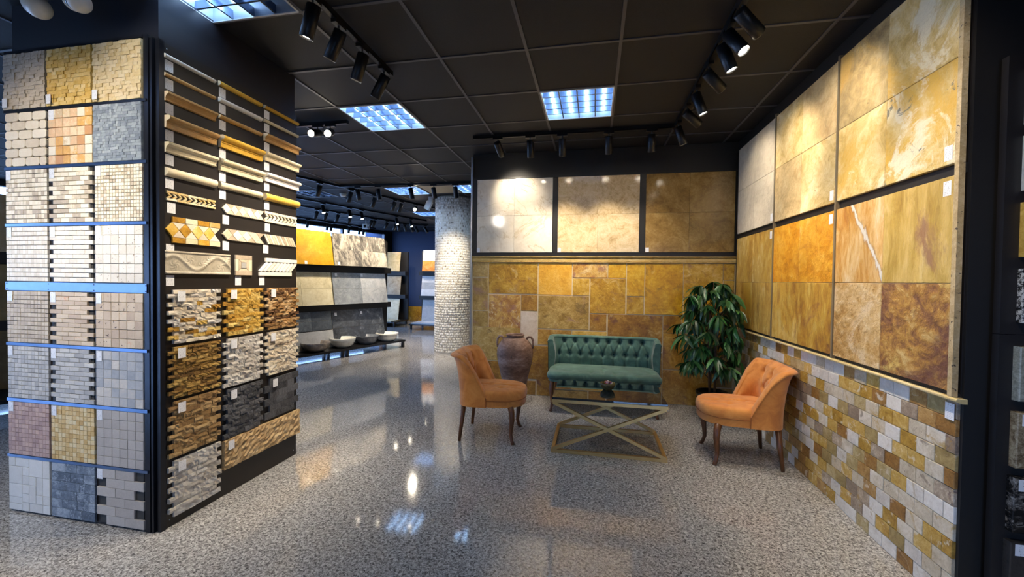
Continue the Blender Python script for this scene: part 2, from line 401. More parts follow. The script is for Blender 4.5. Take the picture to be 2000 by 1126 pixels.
sf = MB(); sf.box(-14.5, 3.7, -5.05, -4.9, 2.0, CEIL+0.1); sf.box(-14.5, 3.7, -5.05, -4.9, 0, 0.2); sf.box(-7.46, 0.5, -5.05, -4.9, 0.2, 2.0); sf.box(2.5, 3.7, -5.05, -4.9, 0.2, 2.0)  # unseen wall, openings narrowed to hold back blue daylight from the boards
sf.build('wall_front', M_wall, kind='structure')
w3 = put('added_window', None, kind='structure')  # added window behind the camera, brightens the right-hand samples and the table
for x in (0.54, 1.5, 2.46): MB().box(x-0.04, x+0.04, -5.02, -4.93, 0.2, 2.0).build('mullion', M_frame, w3)
for x in (0.58, 1.54): MB().box(x, x+0.88, -4.98, -4.97, 0.2, 2.0).build('pane', M_glass, w3)
w2 = put('window_2', None, kind='structure')
for k in range(4):
    x = -13.5+2.0*k
    MB().box(x-0.04, x+0.04, -5.02, -4.93, 0.2, 2.0).build('mullion', M_frame, w2)
    if k < 3: MB().box(x+0.04, x+1.96, -4.98, -4.97, 0.2, 2.0).build('pane', M_glass, w2)

# ------------------------------------------------------------------ back wall of the seating corner
GOLDS = [stone('travertine_gold_a', [(0, '7c5312'), (0.35, 'a97c1e'), (0.6, 'c79b35'), (0.85, 'd8b260'), (1, 'e3cb92')], 5.0, 8, 1.4, 1.0, 0.35, 0.33, 0.45, 45, blot=[('8a5f48', 4.0, 0.58, 0.12), ('d8b878', 7, 0.6, 0.08)]),
         stone('travertine_gold_b', [(0, '8a5a10'), (0.4, 'c08a14'), (0.7, 'd8a92c'), (1, 'e2c25c')], 4.0, 8, 1.2, 0.9, 0.3, 0.33, 0.4, 40, blot=[('8c6a2a', 5, 0.58, 0.12), ('e0c070', 6, 0.62, 0.08)]),
         stone('travertine_ochre', [(0, '6f4512'), (0.4, '9a6c22'), (0.7, 'b98d3c'), (1, 'd2b06c')], 5.5, 8, 1.5, 1.0, 0.35, 0.33, 0.45, 50, blot=[('70473a', 5.0, 0.58, 0.1), ('c0a060', 8, 0.6, 0.08)]),
         stone('travertine_rosy', [(0, '7b4a2c'), (0.4, 'b07c38'), (0.65, 'cfa455'), (1, 'e2c994')], 6.0, 8, 1.6, 1.1, 0.3, 0.33, 0.45, 50, blot=[('9a6a5a', 6.0, 0.55, 0.1), ('e0cca0', 8, 0.6, 0.06)]),
         stone('travertine_amber', [(0, 'b87a18'), (0.5, 'dda436'), (1, 'eec66a')], 3.5, 8, 1.2, 0.8, 0.2, 0.33, 0.35, 40),
         stone('travertine_pale', [(0, 'b79c86'), (0.5, 'd2bda4'), (1, 'e6d8c6')], 4.0, 8, 1.5, 0.9, 0.2, 0.35, 0.28, 50, blot='9a6c58', blots=7, bloth=0.66),
         stone('travertine_olive', [(0, '6e4f1e'), (0.4, '9c7a34'), (0.7, 'bb9a55'), (1, 'd6bd86')], 5.0, 8, 1.5, 1.0, 0.3, 0.33, 0.45, 50, blot=[('a07a62', 5, 0.58, 0.1), ('7a6030', 7, 0.6, 0.08)])]
wb = put('wall_back_cladding', None, None, (0, YB, 0), FRONT, kind='structure')
MB().box(-1.448, XR, 0, 1.56, -0.012, 0.001).build('grout_bed', M_mortar, wb)
bt = [(85,68,183,173,6),(85,178,183,398,6),(85,402,183,508,6),(190,68,518,286,0),(190,294,403,515,3),(408,296,515,402,2),(403,407,515,632,5),(85,513,398,735,6),
      (525,72,748,294,4),(755,72,988,178,3),(993,72,1112,180,1),(755,186,866,298,0),(872,186,1108,420,0),(523,302,862,524,6),(1118,72,1236,304,1),(1116,310,1230,424,0),
      (1240,75,1494,428,1),(1500,75,1762,310,0),(1768,75,1885,195,0),(1768,200,1885,436,0),(1500,315,1762,430,1),(868,425,980,535,2),(988,430,1355,672,2),(1362,436,1482,552,2),(1488,438,1885,552,0),(1360,558,1700,800,2),(1706,558,1885,680,2),(1706,686,1885,920,6),
      (520,530,745,632,2),(750,541,980,672,0),(403,638,640,862,2),(646,638,745,745,6),(646,750,980,862,2),(750,678,980,745,0),(988,678,1355,862,2),(85,741,398,862,2),(1355,806,1700,1062,2),(85,868,300,985,6),(306,868,503,1000,2),(510,868,740,1000,2),(746,868,980,1010,0),(988,868,1180,1020,2),(1186,868,1350,1034,6),(1706,926,1885,1080,2)]
def bw(cx, cy): p = ony(900+cx/3.448, 490+cy/3.448, YB); return p.x, p.z
for x0, y0, x1, y1, m in bt:
    xm, ym = (x0+x1)/2, (y0+y1)/2
    a = max(bw(x0, ym)[0], -1.446); b = min(bw(x1, ym)[0], XR-0.014); t = min(bw(xm, y0)[1], 1.556); l = max(0.002, bw(xm, y1)[1])
    if y1 > 980: l = 0.003
    tile(wb, a, b, l, t, 0.008+0.004*R(), 0.002, GOLDS[m], 'wall_tile')
# stone ledge between the cladding and the sample panels
M_ledge = stone('ledge_travertine', [(0, 'a5823f'), (0.5, 'c3a25a'), (1, 'd9c08a')], 5, 6, 1, 1, 0.1, 0.4, 0.15, 60)
def extrude(prof, L):
    """profile [(out, up)] swept along local x; local y up, local z out"""
    n = len(prof); vs_ = [(0, p[1], p[0]) for p in prof]+[(L, p[1], p[0]) for p in prof]
    return MB().add(vs_, [(i, (i+1) % n, n+(i+1) % n, n+i) for i in range(n)]+[tuple(range(n))[::-1], tuple(range(n, 2*n))])
rail_prof = [(0, 0), (0.018, 0), (0.024, 0.006), (0.018, 0.012), (0.022, 0.016), (0.022, 0.044), (0.018, 0.050), (0.028, 0.055), (0.034, 0.061), (0.034, 0.070), (0, 0.070)]
extrude(rail_prof, XR+1.446).build('trim_1', M_ledge, None, (-1.446, YB, 1.562), FRONT, kind='structure')
MB().box(-1.466, -1.447, YB-0.03, YB+0.15, 0, CEIL-0.04).build('trim_2', M_alu, kind='structure')
# three sample panels in a black frame
PANELS = [('polished cream marble panel of four tiles on the back wall', stone('marble_cream', [(0, 'c9bba4'), (0.5, 'e3d8c4'), (1, 'efe7d8')], 2.2, 7, 1.8, 0.9, 0.2, 0.10, 0.02, 40, vein='cbb99a', vscale=1.6, vwidth=0.012)),
          ('polished beige speckled travertine panel between two other back wall panels', stone('travertine_beige', [(0, 'a98c62'), (0.45, 'cfb68c'), (1, 'e2d0ae')], 7, 8, 2.6, 1.2, 0.15, 0.11, 0.04, 60)),
          ('polished brown travertine panel beside the right-hand corner', stone('travertine_brown', [(0, '6d5430'), (0.5, '957744'), (1, 'b3965f')], 5, 8, 2.0, 1.0, 0.15, 0.11, 0.03, 60))]
bf = thing('panel_frame', (0, YB, 1.632), 'black frame around the three polished panels on the back wall', 'frame', rot=FRONT)
MB().box(-1.446, XR-0.002, 0.002, 0.935, -0.012, 0.006).build('back_board', M_board, bf)
px_cols = [(-1.388, -0.482), (-0.421, 0.484), (0.551, 1.462)]
for a, b in [(-1.446, -1.395), (-0.476, -0.427), (0.490, 0.545), (1.466, XR-0.002)]: MB().box(a, b, 0.045, 0.915, 0.006, 0.016).build('upright', M_black, bf)
MB().box(-1.446, XR-0.002, 0.002, 0.042, 0.006, 0.022).build('bottom_bar', M_black, bf)
MB().box(-1.446, XR-0.002, 0.918, 0.935, 0.006, 0.016).build('top_bar', M_black, bf)
def panel4(name, parent_loc, rot, x0, x1, y0, y1, mats, label, group=None, d=0.018, gap=0.0015, z=0.0, tagpos=None, nx=2, ny=2, b=0.0015):
    t = thing(name, parent_loc, label, 'stone panel', group, rot)
    MB().box(x0+0.004, x1-0.004, y0+0.004, y1-0.004, z, z+0.006).build('backing', M_mortar, t)
    w, h = (x1-x0)/nx, (y1-y0)/ny
    for j in range(ny):
        for i in range(nx):
            m = mats[(j*nx+i) % len(mats)]
            tile(t, x0+w*i+gap/2, x0+w*(i+1)-gap/2, y0+h*j+gap/2, y0+h*(j+1)-gap/2, d-0.006, b, m, z=z+0.006)
    if tagpos: pricetag(t, tagpos[0], tagpos[1], z+d, *tagpos[2:])
    return t
TAGS = {}
def pricetag(parent, x, y, z, w=0.042, h=0.055):
    key = (w, h)
    if key not in TAGS: TAGS[key] = MB().box(-w/2, w/2, -h/2, h/2, 0, 0.0012).mesh('price_tag', M_tag)
    return put('price_tag', TAGS[key], parent, (x, y, z))
for (a, b), (lab, m) in zip(px_cols, PANELS):
    panel4('stone_slab', (0, YB-0.006, 1.632), FRONT, a, b, 0.047, 0.912, [m], lab, z=0.0, tagpos=(a+0.022, 0.075, 0.036, 0.05))

# ------------------------------------------------------------------ right-hand wall
# local x = -Y : origin at the back corner
wr = put('wall_right_cladding', None, None, (XR, YB, 0), RIGHT, kind='structure')
LR = YB-YEND
MB().box(0.016, LR-0.004, 0, 0.872, -0.012, 0.001).build('grout_bed', plain('white_grout', 'd8d2c6', 0.8), wr)
def BK(n, stops, **kw): return stone(n, stops, **{**dict(scale=15, detail=8, dist=1.6, a=1.0, b=0.45, rough=0.4, bump=0.3, bscale=90, bdist=0.006), **kw})
BR = [BK('brick_gold', [(0, '86601e'), (0.4, 'b08838'), (0.8, 'caa860'), (1, 'dcc896')], blot=[('ddd2bc', 11, 0.60, 0.05), ('8a6238', 14, 0.64, 0.05)]),
      BK('brick_cream', [(0, 'a8977c'), (0.5, 'c9bba2'), (1, 'e2d8c8')], blot=[('b4924e', 9, 0.60, 0.08), ('8c7a68', 15, 0.63, 0.05)]),
      BK('brick_brown', [(0, '6c4820'), (0.45, '946a34'), (1, 'bc9860')], blot=[('d5c8b2', 10, 0.62, 0.05)]),
      BK('brick_plum', [(0, '72604f'), (0.5, '96836f'), (0.8, 'b5a48e'), (1, 'd2c6b4')], scale=22, blot=[('a9843e', 10, 0.60, 0.06), ('6d5650', 14, 0.62, 0.05)]),
      BK('brick_white', [(0, 'b9afa2'), (0.5, 'd6cec2'), (1, 'eae5dc')], blot=[('b9a88a', 10, 0.62, 0.06)]),
      BK('brick_olive', [(0, '80693c'), (0.5, 'a38c5a'), (1, 'c6b58a')], blot=[('d5cab4', 10, 0.62, 0.05)])]
WTS = [0]*6+[1]*7+[2]*3+[3]*2+[4]*5+[5]*4
BW, BH = 0.1045, 0.0725
nrow = 12; hid = MB()
for r in range(nrow):
    off = (0.0 if r % 2 else BW/2)
    x = 0.016-off
    while x < LR-0.004:
        a, b = max(x, 0.016), min(x+BW, LR-0.001)
        if b-a > 0.02:
            m = random.choice(WTS)
            if a > 0.25: tile(wr, a+0.0012, b-0.0012, r*BH+0.0012, (r+1)*BH-0.0012, 0.011+0.003*R(), 0.0018, BR[m], 'brick')
            else: hid.tile(a+0.0012, b-0.0012, r*BH+0.0012, (r+1)*BH-0.0012, 0, 0.012, 0.0018)
        x += BW
hid.build('corner_bricks', BR[1], wr, kind='stuff')
pricetag(wr, LR-0.03, 0.825, 0.0165, 0.045, 0.07)
# chair-rail ledge of the brick cladding
lp = [(0, 0), (0.02, 0), (0.02, 0.004), (0.034, 0.006), (0.040, 0.010), (0.040, 0.016), (0.034, 0.020), (0, 0.020)]
extrude(lp, LR-0.04+0.03).build('trim_3', stone('ledge_cream', [(0, 'b99f62'), (0.5, 'd2bb84'), (1, 'e2d2a8')], 8, 5, 1, 1, 0.1, 0.4, 0.1, 60), None, (XR, YB-0.04, 0.871), RIGHT, kind='structure')
rf = thing('panel_frame', (XR, YB, 0.892), 'black backing frame of the six big stone panels on the right-hand wall', 'frame', rot=RIGHT)
MB().box(0.02, LR, 0, 1.87, -0.012, 0.004).build('back_board', M_board, rf)
for z0, z1 in [(0.0, 0.014), (0.922, 0.962), (1.842, 1.862)]: MB().box(0.02, LR-0.002, z0, z1, 0.004, 0.012).build('cross_bar', M_black, rf)
M_edge = stone('travertine_edge', [(0, '8d7750'), (0.5, 'b59d72'), (1, 'd0bd96')], 20, 6, 1, 1, 0.2, 0.6, 0.3, 120, pits=60)
def P_(name, stops, **kw): return stone(name, stops, **{**dict(scale=2.4, detail=10, dist=1.6, a=1.25, b=0.15, rough=0.5, bump=0.8, bscale=26, bdist=0.014), **kw})
U1 = P_('slab_pale_grey', [(0, 'a89c88'), (0.5, 'cdc1aa'), (1, 'e2d8c4')], a=0.8)
U2 = P_('slab_cream_gold', [(0, '9c7f48'), (0.35, 'c6a868'), (0.65, 'dcc48c'), (1, 'eadcb8')], blot=[('c69a4a', 2.2, 0.58, 0.12), ('a88458', 6, 0.64, 0.06)])
U2b = P_('slab_sand', [(0, 'a2865a'), (0.5, 'd0b480'), (1, 'e6d2a6')], scale=3.0, blot=[('b98c52', 3, 0.58, 0.14)])
U3 = P_('slab_straw', [(0, '9c7c46'), (0.35, 'c8a860'), (0.6, 'dcc284'), (1, 'eadcb6')], scale=2.0, blot=[('d4aa4a', 1.8, 0.55, 0.08), ('efe4c6', 2.6, 0.58, 0.05)])
U3b = P_('slab_straw_dendrite', [(0, 'b08c40'), (0.35, 'd0ae60'), (0.6, 'e0c88c'), (1, 'ecdfbc')], scale=2.0, blot=[('d8ac44', 2.0, 0.54, 0.08), ('efe4c8', 3.0, 0.57, 0.05), ('6d6b62', 6.0, 0.62, 0.02)])
U3c = P_('slab_smoky', [(0, '7d6a48'), (0.5, 'ae9868'), (1, 'd6c498')], scale=2.2, blot=[('c8a458', 2.4, 0.56, 0.1), ('5a4a38', 7, 0.68, 0.03)])
L1 = P_('slab_moss_gold', [(0, '7a541e'), (0.35, 'a87e30'), (0.65, 'c29c48'), (1, 'dac890')], streak=(1, 0.35, 1), scale=4.0, blot=[('b8922c', 2.5, 0.56, 0.1), ('6a4a22', 5, 0.63, 0.06)])
L2 = P_('slab_orange', [(0, 'a8660e'), (0.4, 'd08a14'), (0.7, 'e2a430'), (1, 'ecc268')], scale=2.2, blot=[('b06a20', 3, 0.6, 0.1)])
L2b = P_('slab_honey', [(0, '80502a'), (0.3, 'ac7a26'), (0.6, 'c89c3c'), (1, 'dcc070')], streak=(1, 0.45, 1), scale=3.0, blot=[('8a5238', 2.6, 0.56, 0.08), ('d8b458', 4, 0.6, 0.06)])
L3a = P_('slab_white_vein', [(0, 'a0601e'), (0.35, 'c89040'), (0.65, 'e0b878'), (1, 'ecd8b4')], rot=(0, 0, 0.9), streak=(1, 0.3, 1), scale=3.4, line=(0.83, 0.56, 0.073, 0.014, 'e8e0d2', '8a6248'))
L3b = P_('slab_wavy_gold', [(0, '94702a'), (0.35, 'b89644'), (0.65, 'd0b064'), (1, 'e0cc98')], rot=(0, 0, -0.7), streak=(1, 0.28, 1), scale=4.0, blot=[('92664e', 2.2, 0.58, 0.07), ('c8a030', 2.5, 0.57, 0.08)])
L3c = P_('slab_swirl', [(0, '8a5c26'), (0.35, 'b88a48'), (0.65, 'd4b078'), (1, 'e4d0a8')], scale=3.2, blot=[('e2c8a0', 2.4, 0.55, 0.06), ('8f5f30', 5, 0.62, 0.05)])
L3d = P_('slab_umber', [(0, '5e3a2c'), (0.3, '8a5836'), (0.5, 'b98634'), (0.75, 'd0a850'), (1, 'e2cc94')], scale=1.8, dist=3.0, b=0.05)
L3d2 = P_('slab_umber_dark', [(0, '5a382a'), (0.35, '865836'), (0.6, 'b4843c'), (1, 'd8bc80')], scale=2.4, dist=2.6, b=0.05, blot=[('6a4038', 1.9, 0.55, 0.08), ('d8b868', 3.0, 0.57, 0.05)])
cols_r = [(YB-4.675, YB-3.800), (YB-3.778, YB-2.905), (YB-2.882, YB-2.035)]
rows_r = [(0.018, 0.918), (0.966, 1.838)]
labs = [[('moss-gold rough stone panel, lower one next to the back corner', [L1, L1, L1, L1]), ('orange-gold rough stone panel between two other lower panels', [L2b, L2b, L2, L2]), ('large golden panel with white diagonal vein and purple-brown stains', [L3c, L3d2, L3a, L3b])],
        [('pale grey-cream rough stone panel, upper one next to the back corner', [U1]), ('cream-gold rough stone panel between two other upper panels', [U2b, U2, U2, U2b]), ('large straw-yellow panel with dark grey fern-like spots', [U3, U3b, U3c, U3])]]
for j, (z0, z1) in enumerate(rows_r):
    for i, (a, b) in enumerate(cols_r):
        lab, ms = labs[j][i]
        panel4('stone_slab', (XR-0.004, YB, 0.892), RIGHT, a, b, z0, z1, ms, lab, d=0.026, z=0.0, tagpos=(b-0.035, (z1-0.05 if j == 0 else z0+0.05), 0.04, 0.062), gap=0.002, b=0.002)
for k, y in enumerate((3.789, 2.8935, 2.022)):
    x = YB-y
    MB().box(x-(0.008 if k < 2 else 0.011), x+(0.008 if k < 2 else 0.011), 0.0, 1.86, 0.012, 0.034).build('edge_strip', M_edge if k == 2 else plain('strip_bronze', '8d8069', 0.4, 0.4), rf)

# ------------------------------------------------------------------ pebble column
colc = Vector((-2.60, 7.40, 0)); CR = 0.345
cm = thing('round_column', colc, 'round column clad in cream pebble mosaic behind the seating corner', 'column')
k = N('pebble_grout'); k.p(color=k.mix(k.noise(k.coord(), 60, 3), 'd6cebf', 'e6dfd2'), rough=0.8)
MB().lathe([(CR, 0), (CR, CEIL)], 48).build('shaft', k.m, cm)
M_peb = stone('pebbles', [(0, '8a8274'), (0.12, 'c9bda8'), (0.35, 'eae2d2'), (1, 'f8f4ec')], 20, 2, 0, 0.15, 1.0, 0.35, 0.1, 60)
pb = MB(); rows = 62; per = 76
for j in range(rows):
    for i in range(per):
        t = 2*PI*(i+0.5*(j % 2)+0.35*(R()-0.5))/per; z = 0.02+(j+0.5)*(CEIL-0.03)/rows+0.01*(R()-0.5)
        tx, ty = math.cos(t), math.sin(t); hw = 0.0100+0.003*R(); hh = 0.018+0.006*R(); tl = 0.004*(R()-0.5)*2
        def q(u_, v_, o_): return (tx*(CR+o_)-ty*(u_+v_*tl/hh), ty*(CR+o_)+tx*(u_+v_*tl/hh), z+v_)
        o = 0.004+0.002*R()
        vv = [q(-hw, -hh*0.5, 0), q(0, -hh, 0), q(hw, -hh*0.5, 0), q(hw, hh*0.5, 0), q(0, hh, 0), q(-hw, hh*0.5, 0), q(-hw*0.45, -hh*0.5, o), q(hw*0.45, -hh*0.5, o), q(hw*0.45, hh*0.5, o), q(-hw*0.45, hh*0.5, o)]
        pb.add(vv, [(0, 1, 7, 6), (1, 2, 7), (2, 3, 8, 7), (3, 4, 8), (4, 5, 9, 8), (5, 0, 6, 9), (6, 7, 8, 9)], True)
pb.build('pebble_mosaic', M_peb, cm, kind='stuff')

# ------------------------------------------------------------------ mosaic board on the front of the pillar
YF = 1.732
fb = thing('mosaic_display_board', (0, YF, 0), 'tall black board of mosaic sheets on the front of the pillar', 'display board', rot=FRONT)
MB().box(-3.256, -2.262, 0.0, 2.588, -0.028, 0.0).build('board', M_board, fb)
MB().box(-2.292, -2.262, 0.0, 2.588, 0.0, 0.008).build('side_rail', M_rail, fb)
MB().box(-2.258, -2.244, 0.0, 2.57, -0.028, 0.004).build('corner_angle', M_rail, fb)
MB().box(-3.256, -2.292, 2.574, 2.588, 0.0, 0.010).build('top_rail', M_rail, fb)
ROWZ = [(2.566, 2.262), (2.246, 1.947), (1.930, 1.633), (1.613, 1.310), (1.256, 0.967), (0.948, 0.652), (0.632, 0.331), (0.314, 0.012)]
COLX = [(-3.250, -2.946), (-2.931, -2.626), (-2.611, -2.297)]
for z, h in [(2.2535, 0.013), (1.9385, 0.015), (1.623, 0.015), (1.283, 0.046), (0.9575, 0.016), (0.642, 0.018), (0.3225, 0.015)]:
    rl = MB().box(-3.256, -2.270, z-h/2, z+h/2, 0.0, 0.014).build('shelf_rail', M_lip if z < 2.0 else M_rail, fb)
    if h > 0.04:
        for x in (-3.245, -2.938, -2.618, -2.275):
            for dz in (-0.015, 0.015): MB().lathe([(0.003, 0), (0.003, 0.0015)], 10, Matrix.Translation((x, z+dz, 0.014))).build('screw', M_black, rl)
def gridt(nx, ny, gx, gy):
    def f(w, h):
        a, b = w/nx, h/ny
        return [(i*a+gx/2, (i+1)*a-gx/2, j*b+gy/2, (j+1)*b-gy/2) for j in range(ny) for i in range(nx)]
    return f
def bond(nx, ny, gx, gy, full=False, vary=0):
    """staggered strips with toothed ends"""
    def f(w, h):
        out = []; b = h/ny; step = w/(nx+0.5) if not full else w/nx
        for j in range(ny):
            x = 0 if j % 2 else step*0.5
            if full: x = 0 if j % 2 else -step*0.5
            xe = x+step*nx if not full else w
            while x < xe-0.004:
                s_ = step*(1+vary*(R()-0.5)); a, c = max(x, 0), min(x+s_, xe)
                if xe-c < step*0.3: c = xe
                if c-a > 0.005: out.append((a+gx/2, c-gx/2, j*b+gy/2, (j+1)*b-gy/2))
                x = c if c == xe else x+s_
        return out
    return f
def french(w, h):
    u_ = w/6.0; v_ = h/6.0
    L = [(0,1,5,6),(1,3,5,6),(3,6,4,6) if 0 else (3,5,4,6),(5,6,4,6),(0,3,3,5) if 0 else (0,2,3,5),(2,3,3,5) if 0 else (2,3,4,5),(2,3,3,4),(3,4,3,4),(4,6,3,4) if 0 else (4,5,2,4),(5,6,2,4),(0,2,2,3) if 0 else (0,2,1.5,3),(2,3,2,3),(3,4,1,3),(2,3,1,2),(4,5,1,2),(5,6,1,2),(0,2,0.75,1.5),(2,3,0,1),(0,2,0,0.75),(3,5,0,1),(5,6,0,1)]
    return [(a*u_+0.001, b*u_-0.001, c*v_+0.001, d*v_-0.001) for a, b, c, d in L]
def st(n, key, **kw): return stone(n, G[key], **{**dict(scale=18, detail=5, dist=0.8, a=0.5, b=0.9, rough=0.5, bump=0.12, bscale=140, bdist=0.004), **kw})
SH = [
 [('split', 15, st('sheet_beige_split', 'taupe', bump=0.3, b=0.3), 'beige split-face random stone mosaic sheet'), ('split', 15, st('sheet_gold_split', 'goldsoft', bump=0.3, b=0.5), 'gold split-face random stone mosaic sheet'), ('split', 16, st('sheet_cream_split', 'creamgold', bump=0.3, b=0.35), 'pale cream-gold split-face mosaic sheet in the top corner')],
 [('oct', 6, st('sheet_tumbled', 'cream', b=0.6), 'cream tumbled mosaic sheet of rounded tiles with small diamond gaps'), (gridt(6, 6, 0.0012, 0.003), 1, st('sheet_patchwork', 'patch', b=1.3, bump=0.2), 'six by six mosaic sheet of mixed peach, gold and cream squares'), ('split', 20, st('sheet_slate_split', 'slate', bump=0.3, b=0.7), 'blue-grey rough slate mosaic sheet')],
 [(gridt(14, 12, 0.0008, 0.003), 0, st('sheet_cream_brown_small', 'creambrown', b=1.3), 'small cream and taupe chequered mosaic sheet above an all-cream one'), (bond(5, 12, 0.001, 0.0025), 1, st('sheet_cream_strips', 'creambrown', b=1.2), 'staggered cream strip mosaic sheet with odd taupe pieces'), (gridt(16, 16, 0.002, 0.002), 0, st('sheet_cream_tiny', 'creambrown', b=1.0), 'cream mosaic sheet of the tiniest squares')],
 [(gridt(15, 12, 0.0007, 0.003), 0, st('sheet_cream_small', 'ivory', b=0.7), 'plain cream small-square mosaic sheet'), (bond(5, 12, 0.0007, 0.0025), 1, st('sheet_ivory_strips', 'ivory', b=0.6), 'plain ivory staggered strip mosaic sheet'), (gridt(6, 6, 0.0015, 0.002), 1, st('sheet_cream_pitted', 'ivory', b=0.6, pits=70, pitc='a08a6a'), 'ivory six by six mosaic sheet with small pits')],
 [(gridt(12, 12, 0.001, 0.0025), 0, st('sheet_taupe_small', 'taupe', b=0.6), 'taupe small-square mosaic sheet below the wide rail'), (bond(3, 12, 0.001, 0.002), 1, st('sheet_taupe_strips', 'peach', b=0.8), 'taupe and peach long strip mosaic sheet'), (gridt(6, 6, 0.0015, 0.002), 1, st('sheet_travertine_holes', 'peach', b=0.7, pits=45, pitc='5a4632', bump=0.3), 'beige travertine mosaic sheet with big dark holes')],
 [(gridt(12, 12, 0.0008, 0.0025), 0, st('sheet_grey_small', 'grey', b=0.7), 'light grey small-square mosaic sheet'), (bond(4, 12, 0.001, 0.0025), 1, st('sheet_grey_strips', 'grey', b=0.8), 'light grey staggered strip mosaic sheet'), (gridt(6, 6, 0.0012, 0.0015), 1, st('sheet_grey_mixed', 'greymix', b=0.75), 'grey six by six mosaic sheet with a few cream squares')],
 [(gridt(12, 12, 0.001, 0.0018), 0, st('sheet_rose_small', 'rose', b=0.6), 'rose-brown small-square mosaic sheet'), (gridt(12, 12, 0.0015, 0.0018), 0, st('sheet_gold_small', 'goldcream', b=0.55), 'golden-cream small-square mosaic sheet'), (gridt(6, 6, 0.0015, 0.0015), 1, st('sheet_warm_grey', 'warmgrey', b=0.4), 'plain warm grey six by six mosaic sheet')],
 [(french, 1, st('sheet_white_pattern', 'white', b=0.5), 'off-white tumbled tile sheet in mixed sizes at the foot of the board'), (bond(3, 6, 0.001, 0.002, True, 0.5), 1, st('sheet_blue_subway', 'darkblue', b=0.9, a=1.2, scale=14, vein='a8b2bc', vscale=5, vwidth=0.015), 'dark blue-grey marble brick sheet'), (bond(2.5 if 0 else 2, 6, 0.002, 0.002), 1, st('sheet_taupe_brick', 'warmgrey', b=0.5), 'taupe brick sheet with toothed edges and bare gaps')]]
rr = random.Random(5)
for r, (zt, zb) in enumerate(ROWZ):
    for c, (xa, xb) in enumerate(COLX):
        lay, ob, mat, lab = SH[r][c]
        w, h = xb-xa, zt-zb
        s = thing('mosaic_sheet', (xa, YF, zb), lab, 'mosaic sheet', rot=FRONT)
        MB().box(0.012, w-0.012, 0.004, h-0.004, 0, 0.003).build('mesh_backing', plain('mesh_grey', '3a3835', 0.8), s)
        if lay == 'split':
            m = MB(); b = h/ob
            for j in range(ob):
                x = -0.004*rr.random()
                while x < w-0.006:
                    l = b*rr.choice((1, 1, 1.5, 2, 2.3)); e = min(x+l, w)
                    if w-e < b*0.6: e = w
                    q = 0.012+(0.006 if ob < 20 else 0.003)*rr.random(); m.rough(x+0.0004, e-0.0004, j*b+0.0004, (j+1)*b-0.0004, 0.002, q+0.004, 0.004 if ob < 20 else 0.002, 2, 2, rr); x = e
            m.build('mosaic_tiles', mat, s, kind='stuff')
        elif lay == 'oct':
            b = h/ob; step = w/3.0
            for j in range(ob):
                x = 0 if j % 2 else -step/2
                while x < w-0.005:
                    a, e = max(0, x), min(w, x+step); ch = 0.010; g = 0.0012
                    A, E_, B, T = a+g, e-g, j*b+g, (j+1)*b-g
                    MB().prism([(A+ch, B), (E_-ch, B), (E_, B+ch), (E_, T-ch), (E_-ch, T), (A+ch, T), (A, T-ch), (A, B+ch)], 0.002, 0.013, 0.002).build('tile', mat, s); x += step
        else:
            L = lay(w, h)
            if ob:
                for a, e, f0, f1 in L: tile(s, a, e, f0, f1, 0.0095+0.0012*rr.random(), 0.0012, mat, z=0.002)
            else:
                m = MB()
                for a, e, f0, f1 in L: m.tile(a, e, f0, f1, 0.002, 0.011+0.001*rr.random(), 0.001)
                m.build('mosaic_tiles', mat, s, kind='stuff')
        tz = 0.0126 if lay not in ('split',) else 0.0235
        if r == 0: pricetag(s, 0.022, 0.035, tz, 0.034, 0.05)
        elif (r, c) not in ((1, 0), (1, 2), (7, 0), (7, 1)): pricetag(s, 0.024, h-0.03, tz, 0.036, 0.055)

# ------------------------------------------------------------------ moulding and split-stone board on the side of the pillar
XS = -2.219
sb = thing('liner_display_board', (XS, 0, 0), 'tall black board of mouldings and split stone on the pillar side', 'display board', rot=SIDE)
MB().box(1.768, 2.747, 0.0, 2.567, -0.016, 0.0).build('board', M_board, sb)
MB().box(1.740, 1.768, 0.0, 2.572, -0.016, 0.006).build('corner_angle', M_rail, sb)
for y, z in ((1.785, 2.54), (2.72, 2.53), (1.79, 0.04), (2.72, 0.04)): MB().lathe([(0.0035, 0), (0.003, 0.0016)], 10, Matrix.Translation((y, z, 0))).build('screw', M_alu, sb)
def sxy(px, py): p = onx(px, py, XS); return p.y, p.z
def half(r, n=8, flat=0.0): return [(0, -r)]+[(flat+r*math.cos(t), r*math.sin(t)) for t in [(-PI/2+PI*i/n) for i in range(n+1)]]+[(0, r)]
def scaled(prof, h): 
    lo = min(p[1] for p in prof); hi = max(p[1] for p in prof); k_ = h/(hi-lo); return [(p[0]*k_, (p[1]-lo)*k_) for p in prof]
PR = dict(pencil=half(1.0, 8, 0.5), torus=half(1.0, 10, 0.25),
  rail=[(0, 0), (0.28, 0), (0.28, 0.36), (0.34, 0.38), (0.34, 0.43), (0.28, 0.45), (0.28, 0.50), (0.36, 0.53), (0.36, 0.57), (0.42, 0.60), (0.60, 0.66), (0.66, 0.75), (0.66, 0.86), (0.60, 0.96), (0.50, 1.0), (0, 1.0)],
  cornice=[(0, 0), (0.22, 0), (0.30, 0.06), (0.30, 0.12), (0.24, 0.16), (0.24, 0.24), (0.30, 0.40), (0.40, 0.58), (0.56, 0.70), (0.66, 0.74), (0.66, 0.92), (0.58, 1.0), (0, 1.0)])
def mst(n, c): return stone(n, c, 8, 6, 1.0, 0.8, 0.2, 0.42, 0.08, 90, bdist=0.004)
